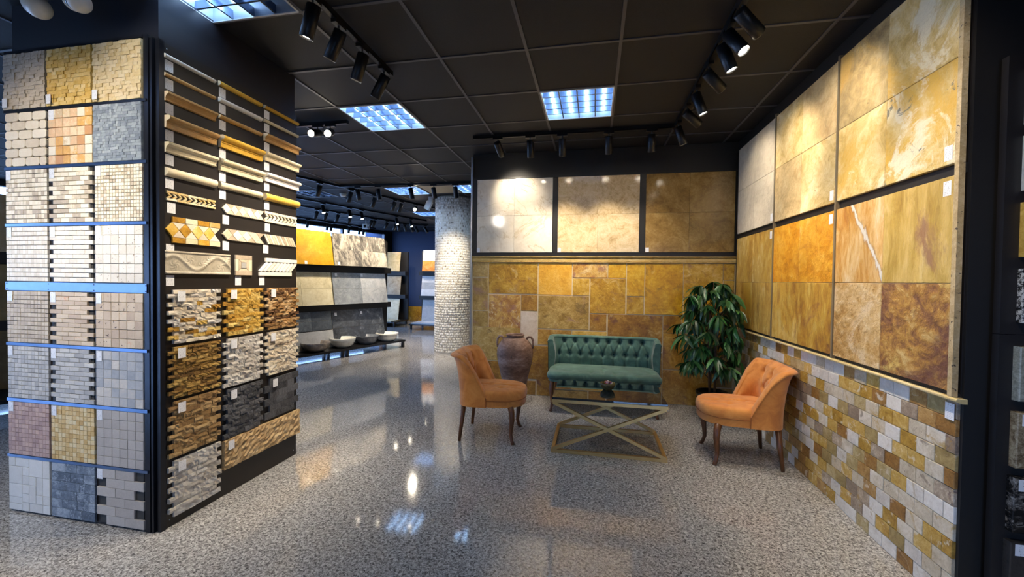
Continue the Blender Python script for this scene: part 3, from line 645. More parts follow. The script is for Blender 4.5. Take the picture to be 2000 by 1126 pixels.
MM = dict(white=mst('moulding_white', [(0, 'cfcbc2'), (1, 'eeeae2')]), cream=mst('moulding_cream', [(0, 'c9b68c'), (0.5, 'dfd0aa'), (1, 'eee3c8')]), tan=mst('moulding_tan', [(0, 'a67c44'), (0.5, 'c79a5c'), (1, 'dab986')]),
          gold=mst('moulding_gold', [(0, 'ab7a16'), (0.5, 'd0a030'), (1, 'e2bd62')]), grey=mst('moulding_grey', [(0, 'c9c2b4'), (1, 'e4ded2')]))
ML = [ # column, px x left, px y top, px y bottom, profile, colour, label
 (0, 314, 102, 110, 'pencil', 'grey', 'pale grey thin pencil moulding at the top of the board'), (0, 314, 139, 146.5, 'pencil', 'tan', 'tan thin pencil moulding above a wide tan cornice'),
 (0, 315, 177, 195, 'cornice', 'tan', 'wide tan cornice moulding with hollow profile'), (0, 316, 224, 248, 'rail', 'tan', 'tan chair-rail moulding with grooves below a tan cornice'),
 (0, 316, 276, 296, 'cornice', 'cream', 'cream cornice moulding with a hollow profile'), (0, 316, 325, 342, 'torus', 'cream', 'thick cream half-round moulding above the woven border'),
 (1, 426, 159, 168, 'pencil', 'gold', 'gold pencil moulding directly above the white pencil moulding'), (1, 426, 190.5, 199.5, 'pencil', 'white', 'white pencil moulding between a gold and a tan one'),
 (1, 427, 224, 232, 'pencil', 'tan', 'tan pencil moulding below the white pencil moulding'), (1, 428, 265, 288, 'rail', 'gold', 'gold chair-rail moulding with grooves'),
 (1, 428, 311, 333, 'rail', 'cream', 'cream chair-rail moulding below the gold chair rail'), (1, 429, 355, 368, 'torus', 'cream', 'cream half-round moulding above the plaited diamond border'),
 (2, 514, 205.5, 212.5, 'pencil', 'gold', 'gold pencil moulding above a cream pencil moulding at the board edge'), (2, 515, 233, 239, 'pencil', 'cream', 'cream pencil moulding at the board edge'),
 (2, 515, 261, 276, 'rail', 'tan', 'tan chair-rail moulding at the board edge'), (2, 515, 297, 314, 'rail', 'cream', 'cream chair-rail moulding at the board edge'),
 (2, 515, 337, 354, 'rail', 'white', 'white chair-rail moulding above a gold half-round'), (2, 516, 377, 391, 'torus', 'gold', 'gold half-round moulding above the basket-weave border')]
YC = [(1.768, 2.060), (2.086, 2.402), (2.430, 2.754)]
for c, px, pt, pb_, prof, colr, lab in ML:
    zt = sxy(px+3, pt)[1]; zb = sxy(px+3, pb_)[1]; y0, y1 = YC[c]
    t = thing('stone_liner', (XS, y0, zb), lab, 'moulding', 'stone mouldings on the pillar board' if 0 else None, SIDE)
    p = scaled(PR[prof], zt-zb)
    extrude(p, y1-y0).build('moulding_body', MM[colr], t)
    o = extrude(p, 0.0012).build('cut_end', mst('cut_end_'+colr, [(0, 'cdb78f'), (1, 'e6d8ba')]) if colr in ('tan', 'gold') else MM[colr], t, (-0.0013, 0, 0))
    pricetag(sb, y0+0.028, zb-0.034, 0, 0.044, 0.056)
def piece(parent, poly, d, mat, b=0.0012): return MB().prism(poly, 0, d, b).build('tile', mat, parent)
def shrink(poly, g=0.001):
    cx = sum(p[0] for p in poly)/len(poly); cy = sum(p[1] for p in poly)/len(poly)
    out = []
    for x, y in poly:
        d = math.hypot(x-cx, y-cy); k_ = (d-g*1.3)/d; out.append((cx+(x-cx)*k_, cy+(y-cy)*k_))
    return out
BGOLD = st('border_gold', 'gold', a=0.8); BCREAM = st('border_cream', 'cream'); BTAN = st('border_taupe', 'taupe'); BGC = st('border_creamgold', 'creamgold', a=0.8)
def border(px0, pt, pbm, y0, y1, lab, fn):
    zt = sxy(px0+8, pt)[1]; zb = sxy(px0+8, pbm)[1]
    t = thing('mosaic_border', (XS, y0, zb), lab, 'mosaic border', None, SIDE); fn(t, y1-y0, zt-zb); pricetag(sb, y0+0.03, zb-0.036, 0, 0.044, 0.056); return t
def weave(mat, n):
    def f(t, w, h):
        e = h*0.24
        for y0 in (0, h-e):
            k_ = 5
            for i in range(k_): tile(t, w*i/k_+0.001, w*(i+1)/k_-0.001, y0+0.0005, y0+e-0.0005, 0.010, 0.001, mat)
        m = MB(); hh = h-2*e
        for i in range(n):
            x = w*i/n; q = w/n
            a = [(x, e), (x+q*0.5, e), (x+q, e+hh*0.5), (x+q*0.5, e+hh*0.5)]; b = [(x+q*0.5, e+hh*0.5), (x+q, e+hh*0.5), (x+q*0.5, e+hh), (x, e+hh)]
            m.prism(shrink(a, 0.0008), 0, 0.009+0.002*R(), 0.001); m.prism(shrink(b, 0.0008), 0, 0.009+0.002*R(), 0.001)
        m.build('woven_tiles', mat, t, kind='stuff')
    return f
def diamonds(dm, tm, n, strips=None):
    def f(t, w, h):
        e = h*0.22 if strips else 0; H_ = h-2*e; q = w/(n+0.5)
        for i in range(n):
            x = q*i; c = x+q/2
            piece(t, shrink([(x, e+H_/2), (c, e), (x+q, e+H_/2), (c, e+H_)]), 0.011, dm)
            piece(t, shrink([(c, e), (c+q, e), (x+q, e+H_/2)]), 0.010, tm); piece(t, shrink([(c, e+H_), (x+q, e+H_/2), (c+q, e+H_)]), 0.010, tm)
        if strips:
            for y in (0, h-e):
                for i in range(4): a0 = q*0.5+(w-q*0.5)*i/4; tile(t, a0+0.001, a0+(w-q*0.5)/4-0.001, y+0.001, y+e-0.001, 0.011, 0.001, strips[i % 2])
    return f
def slants(ma, mb, n):
    def f(t, w, h):
        q = w/(n+1)
        for i in range(n):
            x = q*i
            for k_ in range(2):
                a = x+q*0.5*k_; piece(t, shrink([(a+q*0.9, 0), (a+q*1.35, 0), (a+q*0.48, h), (a+q*0.03, h)] if 1 else [], 0.0008), 0.010, (ma, mb)[k_])
    return f
def chevrons(ma, n):
    def f(t, w, h):
        e = h*0.22; H_ = h-2*e; q = (w-0.05)/n
        tile(t, 0.055, w, h-e+0.001, h, 0.011, 0.001, ma); tile(t, 0, w-0.055, 0, e-0.001, 0.011, 0.001, ma)
        for i in range(n): x = q*i; piece(t, shrink([(x, e+H_*0.1), (x+q*0.55, e), (x+q+0.05, e+H_*0.9), (x+q*0.45+0.05, e+H_)], 0.0008), 0.011, ma)
    return f
border(318, 372, 391, 1.775, 2.062, 'cream-gold woven mosaic border below the thick half-round', weave(BGC, 10))
border(318, 421, 473, 1.768, 2.090, 'gold and cream diamond mosaic border with edge strips', diamonds(BGOLD, BCREAM, 4, (BGOLD, BGC)))
border(431, 397, 417, 2.106, 2.428, 'plaited cream diamond border above a plain diamond border', diamonds(BCREAM, BTAN, 5))
border(431, 446, 468, 2.106, 2.428, 'plain cream and taupe diamond border above the square medallion', diamonds(BCREAM, BTAN, 4))
border(515, 413, 434, 2.434, 2.742, 'cream basket-weave mosaic border at the board edge', weave(BCREAM, 9))
border(511, 457, 476, 2.42, 2.742, 'slanted cream and taupe strip border at the board edge', slants(BCREAM, BTAN, 6))
border(505, 503, 538, 2.385, 2.742, 'cream herringbone border with stepped edge strips', chevrons(st('border_ivory', 'ivory'), 9))
# carved frieze
zt, zb = sxy(318, 488)[1], sxy(318, 534)[1]
t = thing('carved_frieze', (XS, 1.765, zb), 'carved grey-beige relief frieze with scrolling leaves', 'carved tile', None, SIDE)
fw, fh = 0.395, zt-zb; nu, nv = 130, 42; pts = []
for j in range(nv):
    for i in range(nu):
        u_ = fw*i/(nu-1); v_ = fh*j/(nv-1); x = u_/fw*2.0
        mid = fh*0.5+fh*0.30*math.sin(x*PI*1.5+0.6); d = (v_-mid)/0.012
        z = 0.010+0.005*math.exp(-d*d)
        for cx, cy in ((0.05, 0.4), (0.13, 0.62), (0.21, 0.45), (0.26, 0.7), (0.33, 0.35), (0.37, 0.65)):
            dx, dy = u_-cx, v_-cy*fh; rr_ = math.hypot(dx, dy)/0.026; th = math.atan2(dy, dx)
            if rr_ < 1.3: z += 0.005*max(0, 1-rr_/1.3)*(0.55+0.45*math.cos(6*th+8*rr_))
        if v_ < 0.012 or v_ > fh-0.012: z = 0.014
        if i in (0, nu-1) or j in (0, nv-1): z = 0.0 if (i in (0, nu-1) and j in (0, nv-1)) else z*0.9
        pts.append((u_, v_, z))
fm = MB().grid(pts, nu, nv); fm.box(0.001, fw-0.001, 0.001, fh-0.001, 0, 0.007)
M_frieze = stone('frieze_stone', [(0, '8f8672'), (0.5, 'b9ae98'), (1, 'd2c8b4')], 14, 6, 1, 0.8, 0.1, 0.6, 0.2, 120, bdist=0.004)
fm.build('relief', M_frieze, t); pricetag(sb, 1.797, zb-0.036, 0, 0.044, 0.056)
t = thing('medallion_tile', (XS, 2.196, sxy(460, 537)[1]), 'square beige mosaic medallion with nested squares', 'mosaic tile', None, SIDE)
s_ = 0.128
tile(t, 0, s_, s_-0.026, s_, 0.011, 0.001, BTAN); tile(t, 0, s_, 0, 0.026, 0.011, 0.001, BTAN)
tile(t, 0, 0.024, 0.027, s_-0.027, 0.011, 0.001, BGC); tile(t, s_-0.024, s_, 0.027, s_-0.027, 0.011, 0.001, BGC)
for k_, c in ((0.038, BCREAM),):
    cx = cy = s_/2
    for q in range(4):
        a = q*PI/2
        def rt(x, y): return (cx+x*math.cos(a)-y*math.sin(a), cy+x*math.sin(a)+y*math.cos(a))
        piece(t, shrink([rt(-k_, -k_), rt(k_, -k_), rt(0.019, -0.019), rt(-0.019, -0.019)], 0.0006), 0.010, (BCREAM, BTAN)[q % 2])
tile(t, s_/2-0.018, s_/2+0.018, s_/2-0.018, s_/2+0.018, 0.012, 0.001, st('medallion_green', 'grey'))
pricetag(sb, 2.225, sxy(460, 537)[1]-0.036, 0, 0.044, 0.056)
# split-face ledger panels
def sp(n, key, **kw): return stone(n, G[key], **{**dict(scale=22, detail=6, dist=1.0, a=1.1, b=0.8, rough=0.75, bump=0.6, bscale=110, bdist=0.006), **kw})
LED = [ # y0 y1 z0 z1 rows pieces material label
 (0, 1.276, 0.985, 13, [sp('ledger_cream', 'cream'), sp('ledger_cream', 'cream'), sp('ledger_cream', 'cream'), sp('ledger_chalk', 'chalk'), sp('ledger_gold', 'gold')], 'cream split-stone panel with scattered gold pieces'),
 (0, 0.968, 0.690, 13, [sp('ledger_olive', 'olive')], 'dark golden-brown split-stone panel'),
 (0, 0.672, 0.372, 12, [sp('ledger_tan', 'tan')], 'tan split-stone panel below the golden-brown one'),
 (0, 0.352, 0.048, 11, [sp('ledger_white', 'chalk', a=0.8)], 'off-white split-stone panel at the foot of the board'),
 (1, 1.276, 0.985, 11, [sp('ledger_gold', 'gold')], 'bright yellow-gold split-stone panel'),
 (1, 0.968, 0.668, 12, [sp('ledger_grey', 'chalk', b=1.0)], 'light grey-cream split-stone panel below the yellow one'),
 (1, 0.652, 0.350, 10, [sp('ledger_charcoal', 'char', vein='8a8a8c', vscale=9, vwidth=0.012)], 'charcoal split-stone panel of small strips'),
 (2, 1.276, 0.985, 13, [sp('ledger_brown', 'brown', b=1.2)], 'rust-brown mixed split-stone panel at the board edge'),
 (2, 0.968, 0.668, 13, [sp('ledger_ivory', 'cream')], 'pale cream split-stone panel at the board edge'),
 (2, 0.642, 0.362, 6, [sp('ledger_charcoal', 'char')], 'charcoal panel of large flat bricks at the board edge')]
YL = [(1.775, 2.086), (2.106, 2.412), (2.428, 2.755)]
RB = {}
rr = random.Random(11)
for c, zt, zb, rows, ms, lab in LED:
    y0, y1 = YL[c]; w, h = y1-y0, zt-zb; b = h/rows; tooth = 0.028 if rows > 6 else 0.045
    t = thing('ledger_panel', (XS, y0, zb), lab, 'stone panel', None, SIDE)
    MB().box(tooth, w-tooth, 0.003, h-0.003, 0, 0.004).build('backing', plain('mesh_grey', '3a3835', 0.8), t)
    n = 4 if rows > 6 else 3
    for j in range(rows):
        x = 0 if j % 2 == (rows % 2) else tooth; xe = w-tooth if j % 2 == (rows % 2) else w
        cuts = [x]+sorted(x+(xe-x)*(i+0.6*(rr.random()-0.5))/n for i in range(1, n))+[xe]
        for i in range(n):
            m = rr.choice(ms); L = round((cuts[i+1]-cuts[i])/0.01)*0.01; L = cuts[i+1]-cuts[i]
            key = (m.name, rows, rr.randrange(4))
            if key not in RB: RB[key] = MB().rough(-0.5, 0.5, -b/2+0.0005, b/2-0.0005, 0, 1.0, 0.45 if rows > 6 else 0.2, 5, 2, rr).mesh('brick', m)
            o = put('brick', RB[key], t, ((cuts[i]+cuts[i+1])/2, (j+0.5)*b, 0.002)); o.scale = (L-0.0008, 1, (0.016+0.010*rr.random()) if rows > 6 else 0.014)
    pricetag(t, tooth+0.035, h-0.035, 0.027, 0.042, 0.055)
t = thing('split_stone_slab', (XS, 2.106, 0.165), 'long tan split-face slab across the lower board', 'stone slab', None, SIDE)
m = MB(); m.rough(0, 0.655, 0, 0.178, 0, 0.032, 0.014, 40, 12, rr); m.build('slab_body', sp('ledger_slab', 'slabtan', a=1.0, scale=14), t)
pricetag(t, 0.04, 0.145, 0.031, 0.042, 0.055)

# ------------------------------------------------------------------ upholstery
def fabric(name, c0, c1, c2):
    k = N(name); v = k.coord(); a = k.noise(v, 9, 5, 0.6, 0.8); b = k.noise(v, 260, 2)
    k.p(color=k.mix(k.math('MULTIPLY', b, 0.35), k.ramp(a, [(0.3, c0), (0.5, c1), (0.72, c2)]), c2), rough=0.85, sheen=0.25); k.bump(k.math('ADD', b, a), 0.25, 0.003); return k.m
M_orange = fabric('orange_velvet', 'ad601e', 'ca7e32', 'dc964c')
M_green = fabric('green_velvet', '28463e', '3a5c51', '597c6f')
M_pipe_o = plain('orange_piping', 'a35f28', 0.8)
M_pipe_g = plain('green_piping', '27433d', 0.8)
M_wood = stone('walnut_leg', [(0, '3c2010'), (0.5, '5f3719'), (1, '7c4c26')], 14, 5, 1.5, 1, 0.1, 0.4, 0.05, 80, streak=(3, 3, 0.4))
def upath(W, xb, xf, r):
    """plan of the back: from the right wing tip round the back to the left wing tip (front is +x)"""
    pts = []; hw = W/2
    def seg(a, b, n):
        for i in range(n): t = i/n; pts.append((a[0]+(b[0]-a[0])*t, a[1]+(b[1]-a[1])*t))
    def arc(cx, cy, a0, a1, n):
        for i in range(n): t = a0+(a1-a0)*i/n; pts.append((cx+r*math.cos(t), cy+r*math.sin(t)))
    n = 24
    seg((xf, -hw), (xb+r, -hw), n); arc(xb+r, -hw+r, -PI/2, -PI, 22); seg((xb, -hw+r), (xb, hw-r), max(40, int(W*120))); arc(xb+r, hw-r, PI, PI/2, 22); seg((xb+r, hw), (xf, hw), n); pts.append((xf, hw))
    return pts
def tub(parent, W, xb, xf, r, z0, zseat, ztop, zend, flare, th, rowsb, pitch, fab, pipe, depth=0.022, curl=0.02):
    P = upath(W, xb, xf, r); n = len(P); cum = [0]
    for i in range(1, n): cum.append(cum[-1]+math.dist(P[i], P[i-1]))
    tot = cum[-1]; nt = 40; outer, roll, inner = 10, 6, nt
    prof_pts = []; nprof = outer+roll+inner; btn = []
    for bi, (zz, offs, cnt) in enumerate(rowsb):
        for q in range(cnt): btn.append((tot/2+(q-(cnt-1)/2+offs)*pitch, zz))
    grid = []; nrm = []
    for i in range(n):
        a, b = P[max(i-1, 0)], P[min(i+1, n-1)]; dx, dy = b[0]-a[0], b[1]-a[1]; L = math.hypot(dx, dy); nx, ny = -dy/L, dx/L
        cx, cy = P[i][0], P[i][1]
        if nx*(cx-(xf+0.05))+ny*cy < 0: nx, ny = -nx, -ny            # outward normal
        nrm.append((nx, ny))
        # height of the top edge: full at the back, sloping along the wings
        wing = max(0.0, (P[i][0]-(xb+r*0.55))/(xf-(xb+r*0.55))); zt = ztop-(ztop-zend)*min(1, wing)**1.15
        col = []
        for k in range(outer):
            t = k/(outer-1); z = z0+(zt-0.03-z0)*t; o = flare*((z-z0)/(ztop-z0))**2+curl*((z-z0)/(ztop-z0))**9; col.append((P[i][0]+nx*o, P[i][1]+ny*o, z))
        ot = flare*((zt-z0)/(ztop-z0))**2+curl*((zt-z0)/(ztop-z0))**9; rr_ = th*0.5
        for k in range(roll):
            a_ = PI*(k+0.5)/roll; o = ot-rr_+rr_*1.25*math.cos(a_); col.append((P[i][0]+nx*o, P[i][1]+ny*o, zt-0.03+0.03*math.sin(a_)))
        for k in range(inner):
            t = k/(inner-1); z = zt-0.03-(zt-0.03-(zseat-0.04))*t
            o = flare*max(0, (z-z0)/(ztop-z0))**2-th*(1.0+0.35*math.sin(PI*min(1, t*1.1)))
            s = cum[i]
            puff = 0
            for bs, bz in btn:
                d2 = ((s-bs)/0.024)**2+((z-bz)/0.024)**2
                if d2 < 9: puff += depth*math.exp(-d2)
                # pleats: from a button straight down to the seat, and diagonals up to the neighbours
                if z < bz and bz == rowsb[-1][0]: puff += 0.014*math.exp(-((s-bs)/0.009)**2)
                if z > bz and bz == rowsb[0][0]: puff += 0.020*math.exp(-((s-bs)/0.010)**2)
            if len(rowsb) > 1:
                for bs, bz in [q for q in btn if q[1] == rowsb[0][0]]:
                    for cs, cz in [q for q in btn if q[1] != rowsb[0][0] and abs(q[0]-bs) < pitch*0.7]:
                        t_ = (bz-z)/(bz-cz)
                        if 0 < t_ < 1: puff += 0.014*math.exp(-((s-(bs+(cs-bs)*t_))/0.009)**2)
            o += min(puff, depth*1.25)
            col.append((P[i][0]+nx*o, P[i][1]+ny*o, z))
        grid.append(col)
    m = MB(); pts = [c[k] for k in range(nprof) for c in grid]
    m.grid(pts, n, nprof)
    for e in (0, n-1): m.add(grid[e], [tuple(range(nprof))])
    m.build('backrest', fab, parent)
    pipe_m = MB()
    for e, sg in ((0, -1), (n-1, 1)):
        pipe_m.tube([(p[0]+0.002, p[1]+sg*0.001, p[2]) for p in grid[e][:outer+1]], 0.0045, 6)
    pipe_m.build('piping', pipe, parent)
    for bs, bz in btn:
        i = min(range(n), key=lambda q: abs(cum[q]-bs)); k = min(range(outer+roll, nprof), key=lambda q: abs(grid[i][q][2]-bz)); p = Vector(grid[i][k]); nn = Vector((-nrm[i][0], -nrm[i][1], 0))
        MB().lathe([(0, 0.006), (0.006, 0.005), (0.010, 0.001), (0.0095, -0.004)][::-1], 10, Matrix.Translation(p) @ nn.to_track_quat('Z', 'Y').to_matrix().to_4x4()).build('button', pipe, parent)
def seat(parent, cx, a, b, ex, z0, z1, z2, fab, pipe, dents, aback=None):
    """cushion z1..z2 over an apron z0..z1; half depth a, half width b, super-ellipse exponent ex"""
    seg = 120; m = MB(); pts = []
    def B(t):
        c, s = math.cos(t), math.sin(t); aa = a if c > 0 or aback is None else aback; e = ex if c > 0 or aback is None else 8
        r = (abs(c/aa)**e+abs(s/b)**e)**(-1/e); return r*c, r*s
    lev = [(1.0, z0), (1.0, z1-0.004), (1.012, z1), (1.025, z1+0.012), (1.03, z1+0.03), (1.015, z2-0.025), (0.985, z2-0.010), (0.94, z2-0.002)]+[(q, z2+0.012*(1-q*q)) for q in (0.86, 0.76, 0.66, 0.56, 0.46, 0.36, 0.26, 0.16, 0.08, 0.01)]
    for q, z in lev:
        for i in range(seg):
            x, y = B(2*PI*i/seg); x, y = cx+x*q, y*q; zz = z
            if q < 0.97:
                for dx, dy in dents:
                    d2 = ((x-dx)/0.028)**2+((y-dy)/0.028)**2
                    if d2 < 9: zz -= 0.020*math.exp(-d2)
                    zz -= 0.008*math.exp(-((y-dy)/0.010)**2)*(1 if abs(x-dx) < 0.16 else 0)
            pts.append((x, y, zz))
    m.grid(pts, seg, len(lev), True, True); m.add([(cx+B(2*PI*i/seg)[0], B(2*PI*i/seg)[1], z0) for i in range(seg)], [tuple(range(seg))[::-1]])
    m.build('seat', fab, parent)
    ring = [(cx+B(2*PI*i/seg)[0]*1.012, B(2*PI*i/seg)[1]*1.012, z1+0.001) for i in range(seg+1)]
    MB().tube(ring, 0.0045, 6).build('seat_piping', pipe, parent)
def cabriole(parent, x, y, dx, dy, h):
    pts = [(x-dx*0.1, y-dy*0.1, h), (x+dx*0.25, y+dy*0.25, h*0.85), (x+dx*0.35, y+dy*0.35, h*0.65), (x+dx*0.15, y+dy*0.15, h*0.42), (x+dx*0.05, y+dy*0.05, h*0.25), (x+dx*0.35, y+dy*0.35, h*0.10), (x+dx*0.75, y+dy*0.75, 0.0)]
    MB().tube(pts, [0.024, 0.023, 0.021, 0.017, 0.014, 0.013, 0.014], 8, square=True).build('leg', M_wood, parent)
def spike(parent, x, y, dx, dy, h): MB().tube([(x, y, h), (x+dx, y+dy, 0)], [0.020, 0.012], 8, square=True).build('leg', M_wood, parent)
def chair(loc, rz, lab):
    t = thing('tub_chair', loc, lab, 'chair', None, (0, 0, rz))
    seat(t, 0.02, 0.285, 0.232, 2.7, 0.300, 0.355, 0.432, M_orange, M_pipe_o, [(0.10, -0.09), (0.10, 0.09), (0.0, 0.0), (0.20, 0.0)], aback=0.23)
    tub(t, 0.485, -0.245, 0.0, 0.12, 0.298, 0.425, 0.735, 0.405, 0.050, 0.062, [(0.640, 0, 3), (0.530, 0, 2)], 0.150, M_orange, M_pipe_o, 0.042, 0.028)
    cabriole(t, 0.205, -0.190, 0.035, -0.030, 0.302); cabriole(t, 0.205, 0.190, 0.035, 0.030, 0.302)
    spike(t, -0.195, -0.190, -0.030, -0.022, 0.302); spike(t, -0.195, 0.190, -0.030, 0.022, 0.302)
    return t
chair((-0.868, 3.495, 0), math.radians(2), 'orange tufted tub chair beside the clay urn')
chair((1.132, 3.472, 0), math.radians(179), 'orange tufted tub chair by the brick-patterned wall')
t = thing('tufted_sofa', (0.108, 4.455, 0), 'small green velvet button-tufted sofa against the golden stone wall', 'sofa', None, (0, 0, -PI/2))
seat(t, 0.0, 0.255, 0.560, 9, 0.315, 0.345, 0.415, M_green, M_pipe_g, [(0.06+0.10*(i % 2), -0.48+0.12*i) for i in range(9)])
tub(t, 1.175, -0.285, -0.10, 0.10, 0.312, 0.41, 0.740, 0.70, 0.012, 0.055, [(0.672, 0, 8), (0.535, 0, 9)], 0.122, M_green, M_pipe_g, 0.042, 0.0)
for sx in (-1, 1): cabriole(t, 0.205, sx*0.515, 0.03, sx*0.02, 0.318); spike(t, -0.205, sx*0.50, -0.03, sx*0.02, 0.318)

# ------------------------------------------------------------------ coffee table
k = N('brushed_brass'); v = k.coord(); k.p(color=k.mix(k.noise(v, 14, 4), 'b8904e', 'd8b478'), rough=0.38, metal=0.6); M_brass = k.m
k = N('smoked_glass'); k.p(color=k.mix(k.noise(k.coord(), 3, 2), '1c2428', '28323a'), rough=0.02, trans=0.25, ior=1.9); M_smoke = k.m
tx0, tx1, ty0, ty1, TH = -0.312, 0.562, 3.222, 3.812, 0.42
t = thing('coffee_table', ((tx0+tx1)/2, (ty0+ty1)/2, 0), 'brass-framed glass coffee table with crossed bars', 'table')
hx, hy, w = (tx1-tx0)/2, (ty1-ty0)/2, 0.0125
def bar(a, b, name, r=w): return MB().tube([a, b], r, 4, False, True).build(name, M_brass, t)
for z, nm in ((w, 'base_bar'), (TH-w, 'top_bar')):
    for sy in (-1, 1): bar((-hx, sy*(hy-w), z), (hx, sy*(hy-w), z), nm)
    for sx in (-1, 1): bar((sx*(hx-w), -hy+2*w, z), (sx*(hx-w), hy-2*w, z), nm)
for sy in (-1, 1):
    for sx in (-1, 1): bar((-sx*(hx-w), sy*(hy-w-0.001*sx), 2*w), (sx*(hx-w), sy*(hy-w-0.001*sx), TH-2*w), 'cross_bar', w*0.95)
MB().tile(-hx+0.004, hx-0.004, -hy+0.004, hy-0.004, TH+0.0005, TH+0.0165, 0.0015).build('glass_top', M_smoke, t)
TZ = TH+0.0170
M_dish = stone('dish_glaze', [(0, '2e2a18'), (0.5, '5a5230'), (1, '8a7c48')], 20, 4, 1, 1, 0.1, 0.25, 0.05, 60)
t = thing('candy_bowl', (0.128, 3.555, TZ), 'small dark olive bowl of wrapped sweets on the glass table', 'bowl')
MB().lathe([(0.034, 0), (0.036, 0.004), (0.052, 0.020), (0.060, 0.040), (0.062, 0.058), (0.057, 0.060), (0.054, 0.042), (0.044, 0.022), (0.0, 0.012)], 28).build('bowl_body', M_dish, t)
rr = random.Random(3)
cc = [plain('sweet_'+c, c, 0.3) for c in ('d9b8c4', 'e8dcd0', '8c4a6a', 'd98a3a', 'b85a4a', 'efe6d8')]
for i in range(16):
    a = rr.random()*2*PI; q = 0.036*math.sqrt(rr.random()); z = 0.048+0.018*(1-q/0.036)+0.006*rr.random()
    o = MB().lathe([(0.0, -0.008), (0.007, -0.006), (0.010, 0), (0.007, 0.006), (0, 0.008)], 8).build('sweet', cc[i % 6], None, (0.128+q*math.cos(a), 3.555+q*math.sin(a), TZ+z), (rr.random()*3, rr.random()*3, 0), label=('pale pink','ivory','plum','orange','brick-red','cream-white')[i % 6]+' wrapped sweet heaped in the olive bowl', cat='sweet', group='sweets in the bowl')
    o.scale = (1.3, 1, 1)

# ------------------------------------------------------------------ urn
M_clay = stone('aged_clay', [(0, '4a3328'), (0.4, '6a4d3d'), (0.7, '85685a'), (1, 'a08a80')], 5, 7, 1.0, 1.2, 0.1, 0.6, 0.3, 40, streak=(1, 1, 2.2), bdist=0.006)
UX, UY = -0.852, 4.50
t = thing('clay_urn', (UX, UY, 0), 'brown clay urn with two handles standing behind the chair', 'urn')
MB().lathe([(0.105, 0), (0.11, 0.01), (0.118, 0.08), (0.135, 0.20), (0.165, 0.34), (0.192, 0.45), (0.203, 0.53), (0.198, 0.59), (0.178, 0.645), (0.140, 0.692), (0.103, 0.716), (0.092, 0.724), (0.094, 0.732), (0.104, 0.738), (0.106, 0.746), (0.098, 0.752), (0.082, 0.748), (0.078, 0.735), (0.10, 0.71), (0.12, 0.68), (0.0, 0.66)], 48).build('urn_body', M_clay, t)
for sx in (-1, 1): MB().tube([(sx*0.128, 0, 0.700), (sx*0.150, 0, 0.722), (sx*0.180, 0, 0.722), (sx*0.200, 0, 0.695), (sx*0.204, 0, 0.65), (sx*0.196, 0, 0.60)], [0.012, 0.013, 0.013, 0.0125, 0.012, 0.014], 10).build('handle', M_clay, t)
MB().lathe([(0.009, 0), (0.007, 0.006), (0, 0.007)], 10, Matrix.Translation((0.0, -0.2, 0.53)) @ Matrix.Rotation(PI/2, 4, 'X')).build('plug', plain('dark_plug', '2e221c', 0.6), t)

# ------------------------------------------------------------------ potted plant
k = N('glossy_leaf'); r_ = k.n('ShaderNodeObjectInfo').outputs['Random']; i_ = k.n('ShaderNodeNewGeometry').outputs['Random Per Island']; q_ = k.math('FRACT', k.math('ADD', r_, i_))
k.p(color=k.mix(k.math('MULTIPLY', k.noise(k.coord(), 25, 3), 0.5), k.ramp(q_, [(0, '16381c'), (0.5, '25552a'), (0.85, '3a7438'), (1, '5c9450')]), '173c1e'), rough=0.35); M_leaf = k.m
M_bark = stone('plant_stem', [(0, '3a2a1c'), (1, '6a513a')], 20, 4, 1, 1, 0.2, 0.8, 0.2, 60)
PX, PY = 1.165, 4.36
pl = thing('potted_plant', (PX, PY, 0), 'leafy artificial tree with drooping dark green leaves in a black pot', 'plant')
MB().lathe([(0.11, 0), (0.115, 0.005), (0.145, 0.25), (0.152, 0.255), (0.152, 0.275), (0.142, 0.275), (0.135, 0.24), (0, 0.235)], 32).build('pot', plain('black_pot', '141414', 0.3), pl)
MB().lathe([(0.0, 0.244), (0.134, 0.240)], 24).build('soil', plain('soil', '2a1f17', 0.9, nscale=80, bump=0.5), pl)
def leafmesh(L, W, droop):
    m = MB(); n = 7; pts = []
    for i in range(n):
        s = i/(n-1); x = L*s; z = -droop*L*s*s; wd = W*math.sin(PI*min(1, s*0.96+0.04))**0.8*(1-0.25*s)+0.0006
        pts += [(x, -wd/2, z+wd*0.18), (x, 0, z), (x, wd/2, z+wd*0.18)]
    m.grid(pts, 3, n); return m
LV = [leafmesh(0.15, 0.042, 0.35), leafmesh(0.13, 0.040, 0.2), leafmesh(0.17, 0.042, 0.5), leafmesh(0.12, 0.040, 0.15)]
LVM = [m.mesh('leaf', M_leaf) for m in LV]
rr = random.Random(21)
tips = []; stems = MB()
for i in range(4):
    a = i*PI/2+0.5; b0 = Vector((0.03*math.cos(a), 0.03*math.sin(a), 0.24)); top = Vector((0.05*math.cos(a), 0.04*math.sin(a), 1.02+0.08*rr.random()))
    MB().tube([b0, b0.lerp(top, 0.5)+Vector((0.015*math.sin(i*2), 0.01, 0)), top], [0.011, 0.009, 0.006], 8).build('stem', M_bark, pl)
branches = []
for i in range(46):
    z = 0.50+0.86*(i+0.5)/46; a = i*2.399+0.3; s = (z-0.50)/0.86
    rad = (0.20+0.13*math.sin(PI*min(1, s*0.85+0.18)))*(0.75+0.35*rr.random())
    if s > 0.85: rad *= 0.75
    p0 = Vector((0.04*math.cos(a), 0.04*math.sin(a), z-0.12)); p1 = Vector((rad*0.92*math.cos(a), rad*0.80*math.sin(a), z))
    branches.append((p0, p1))
    MB().tube([p0, p0.lerp(p1, 0.5)+Vector((0, 0, 0.05)), p1], [0.005, 0.004, 0.002], 5).build('branch', M_bark, pl)
extra = MB(); cnt = 0
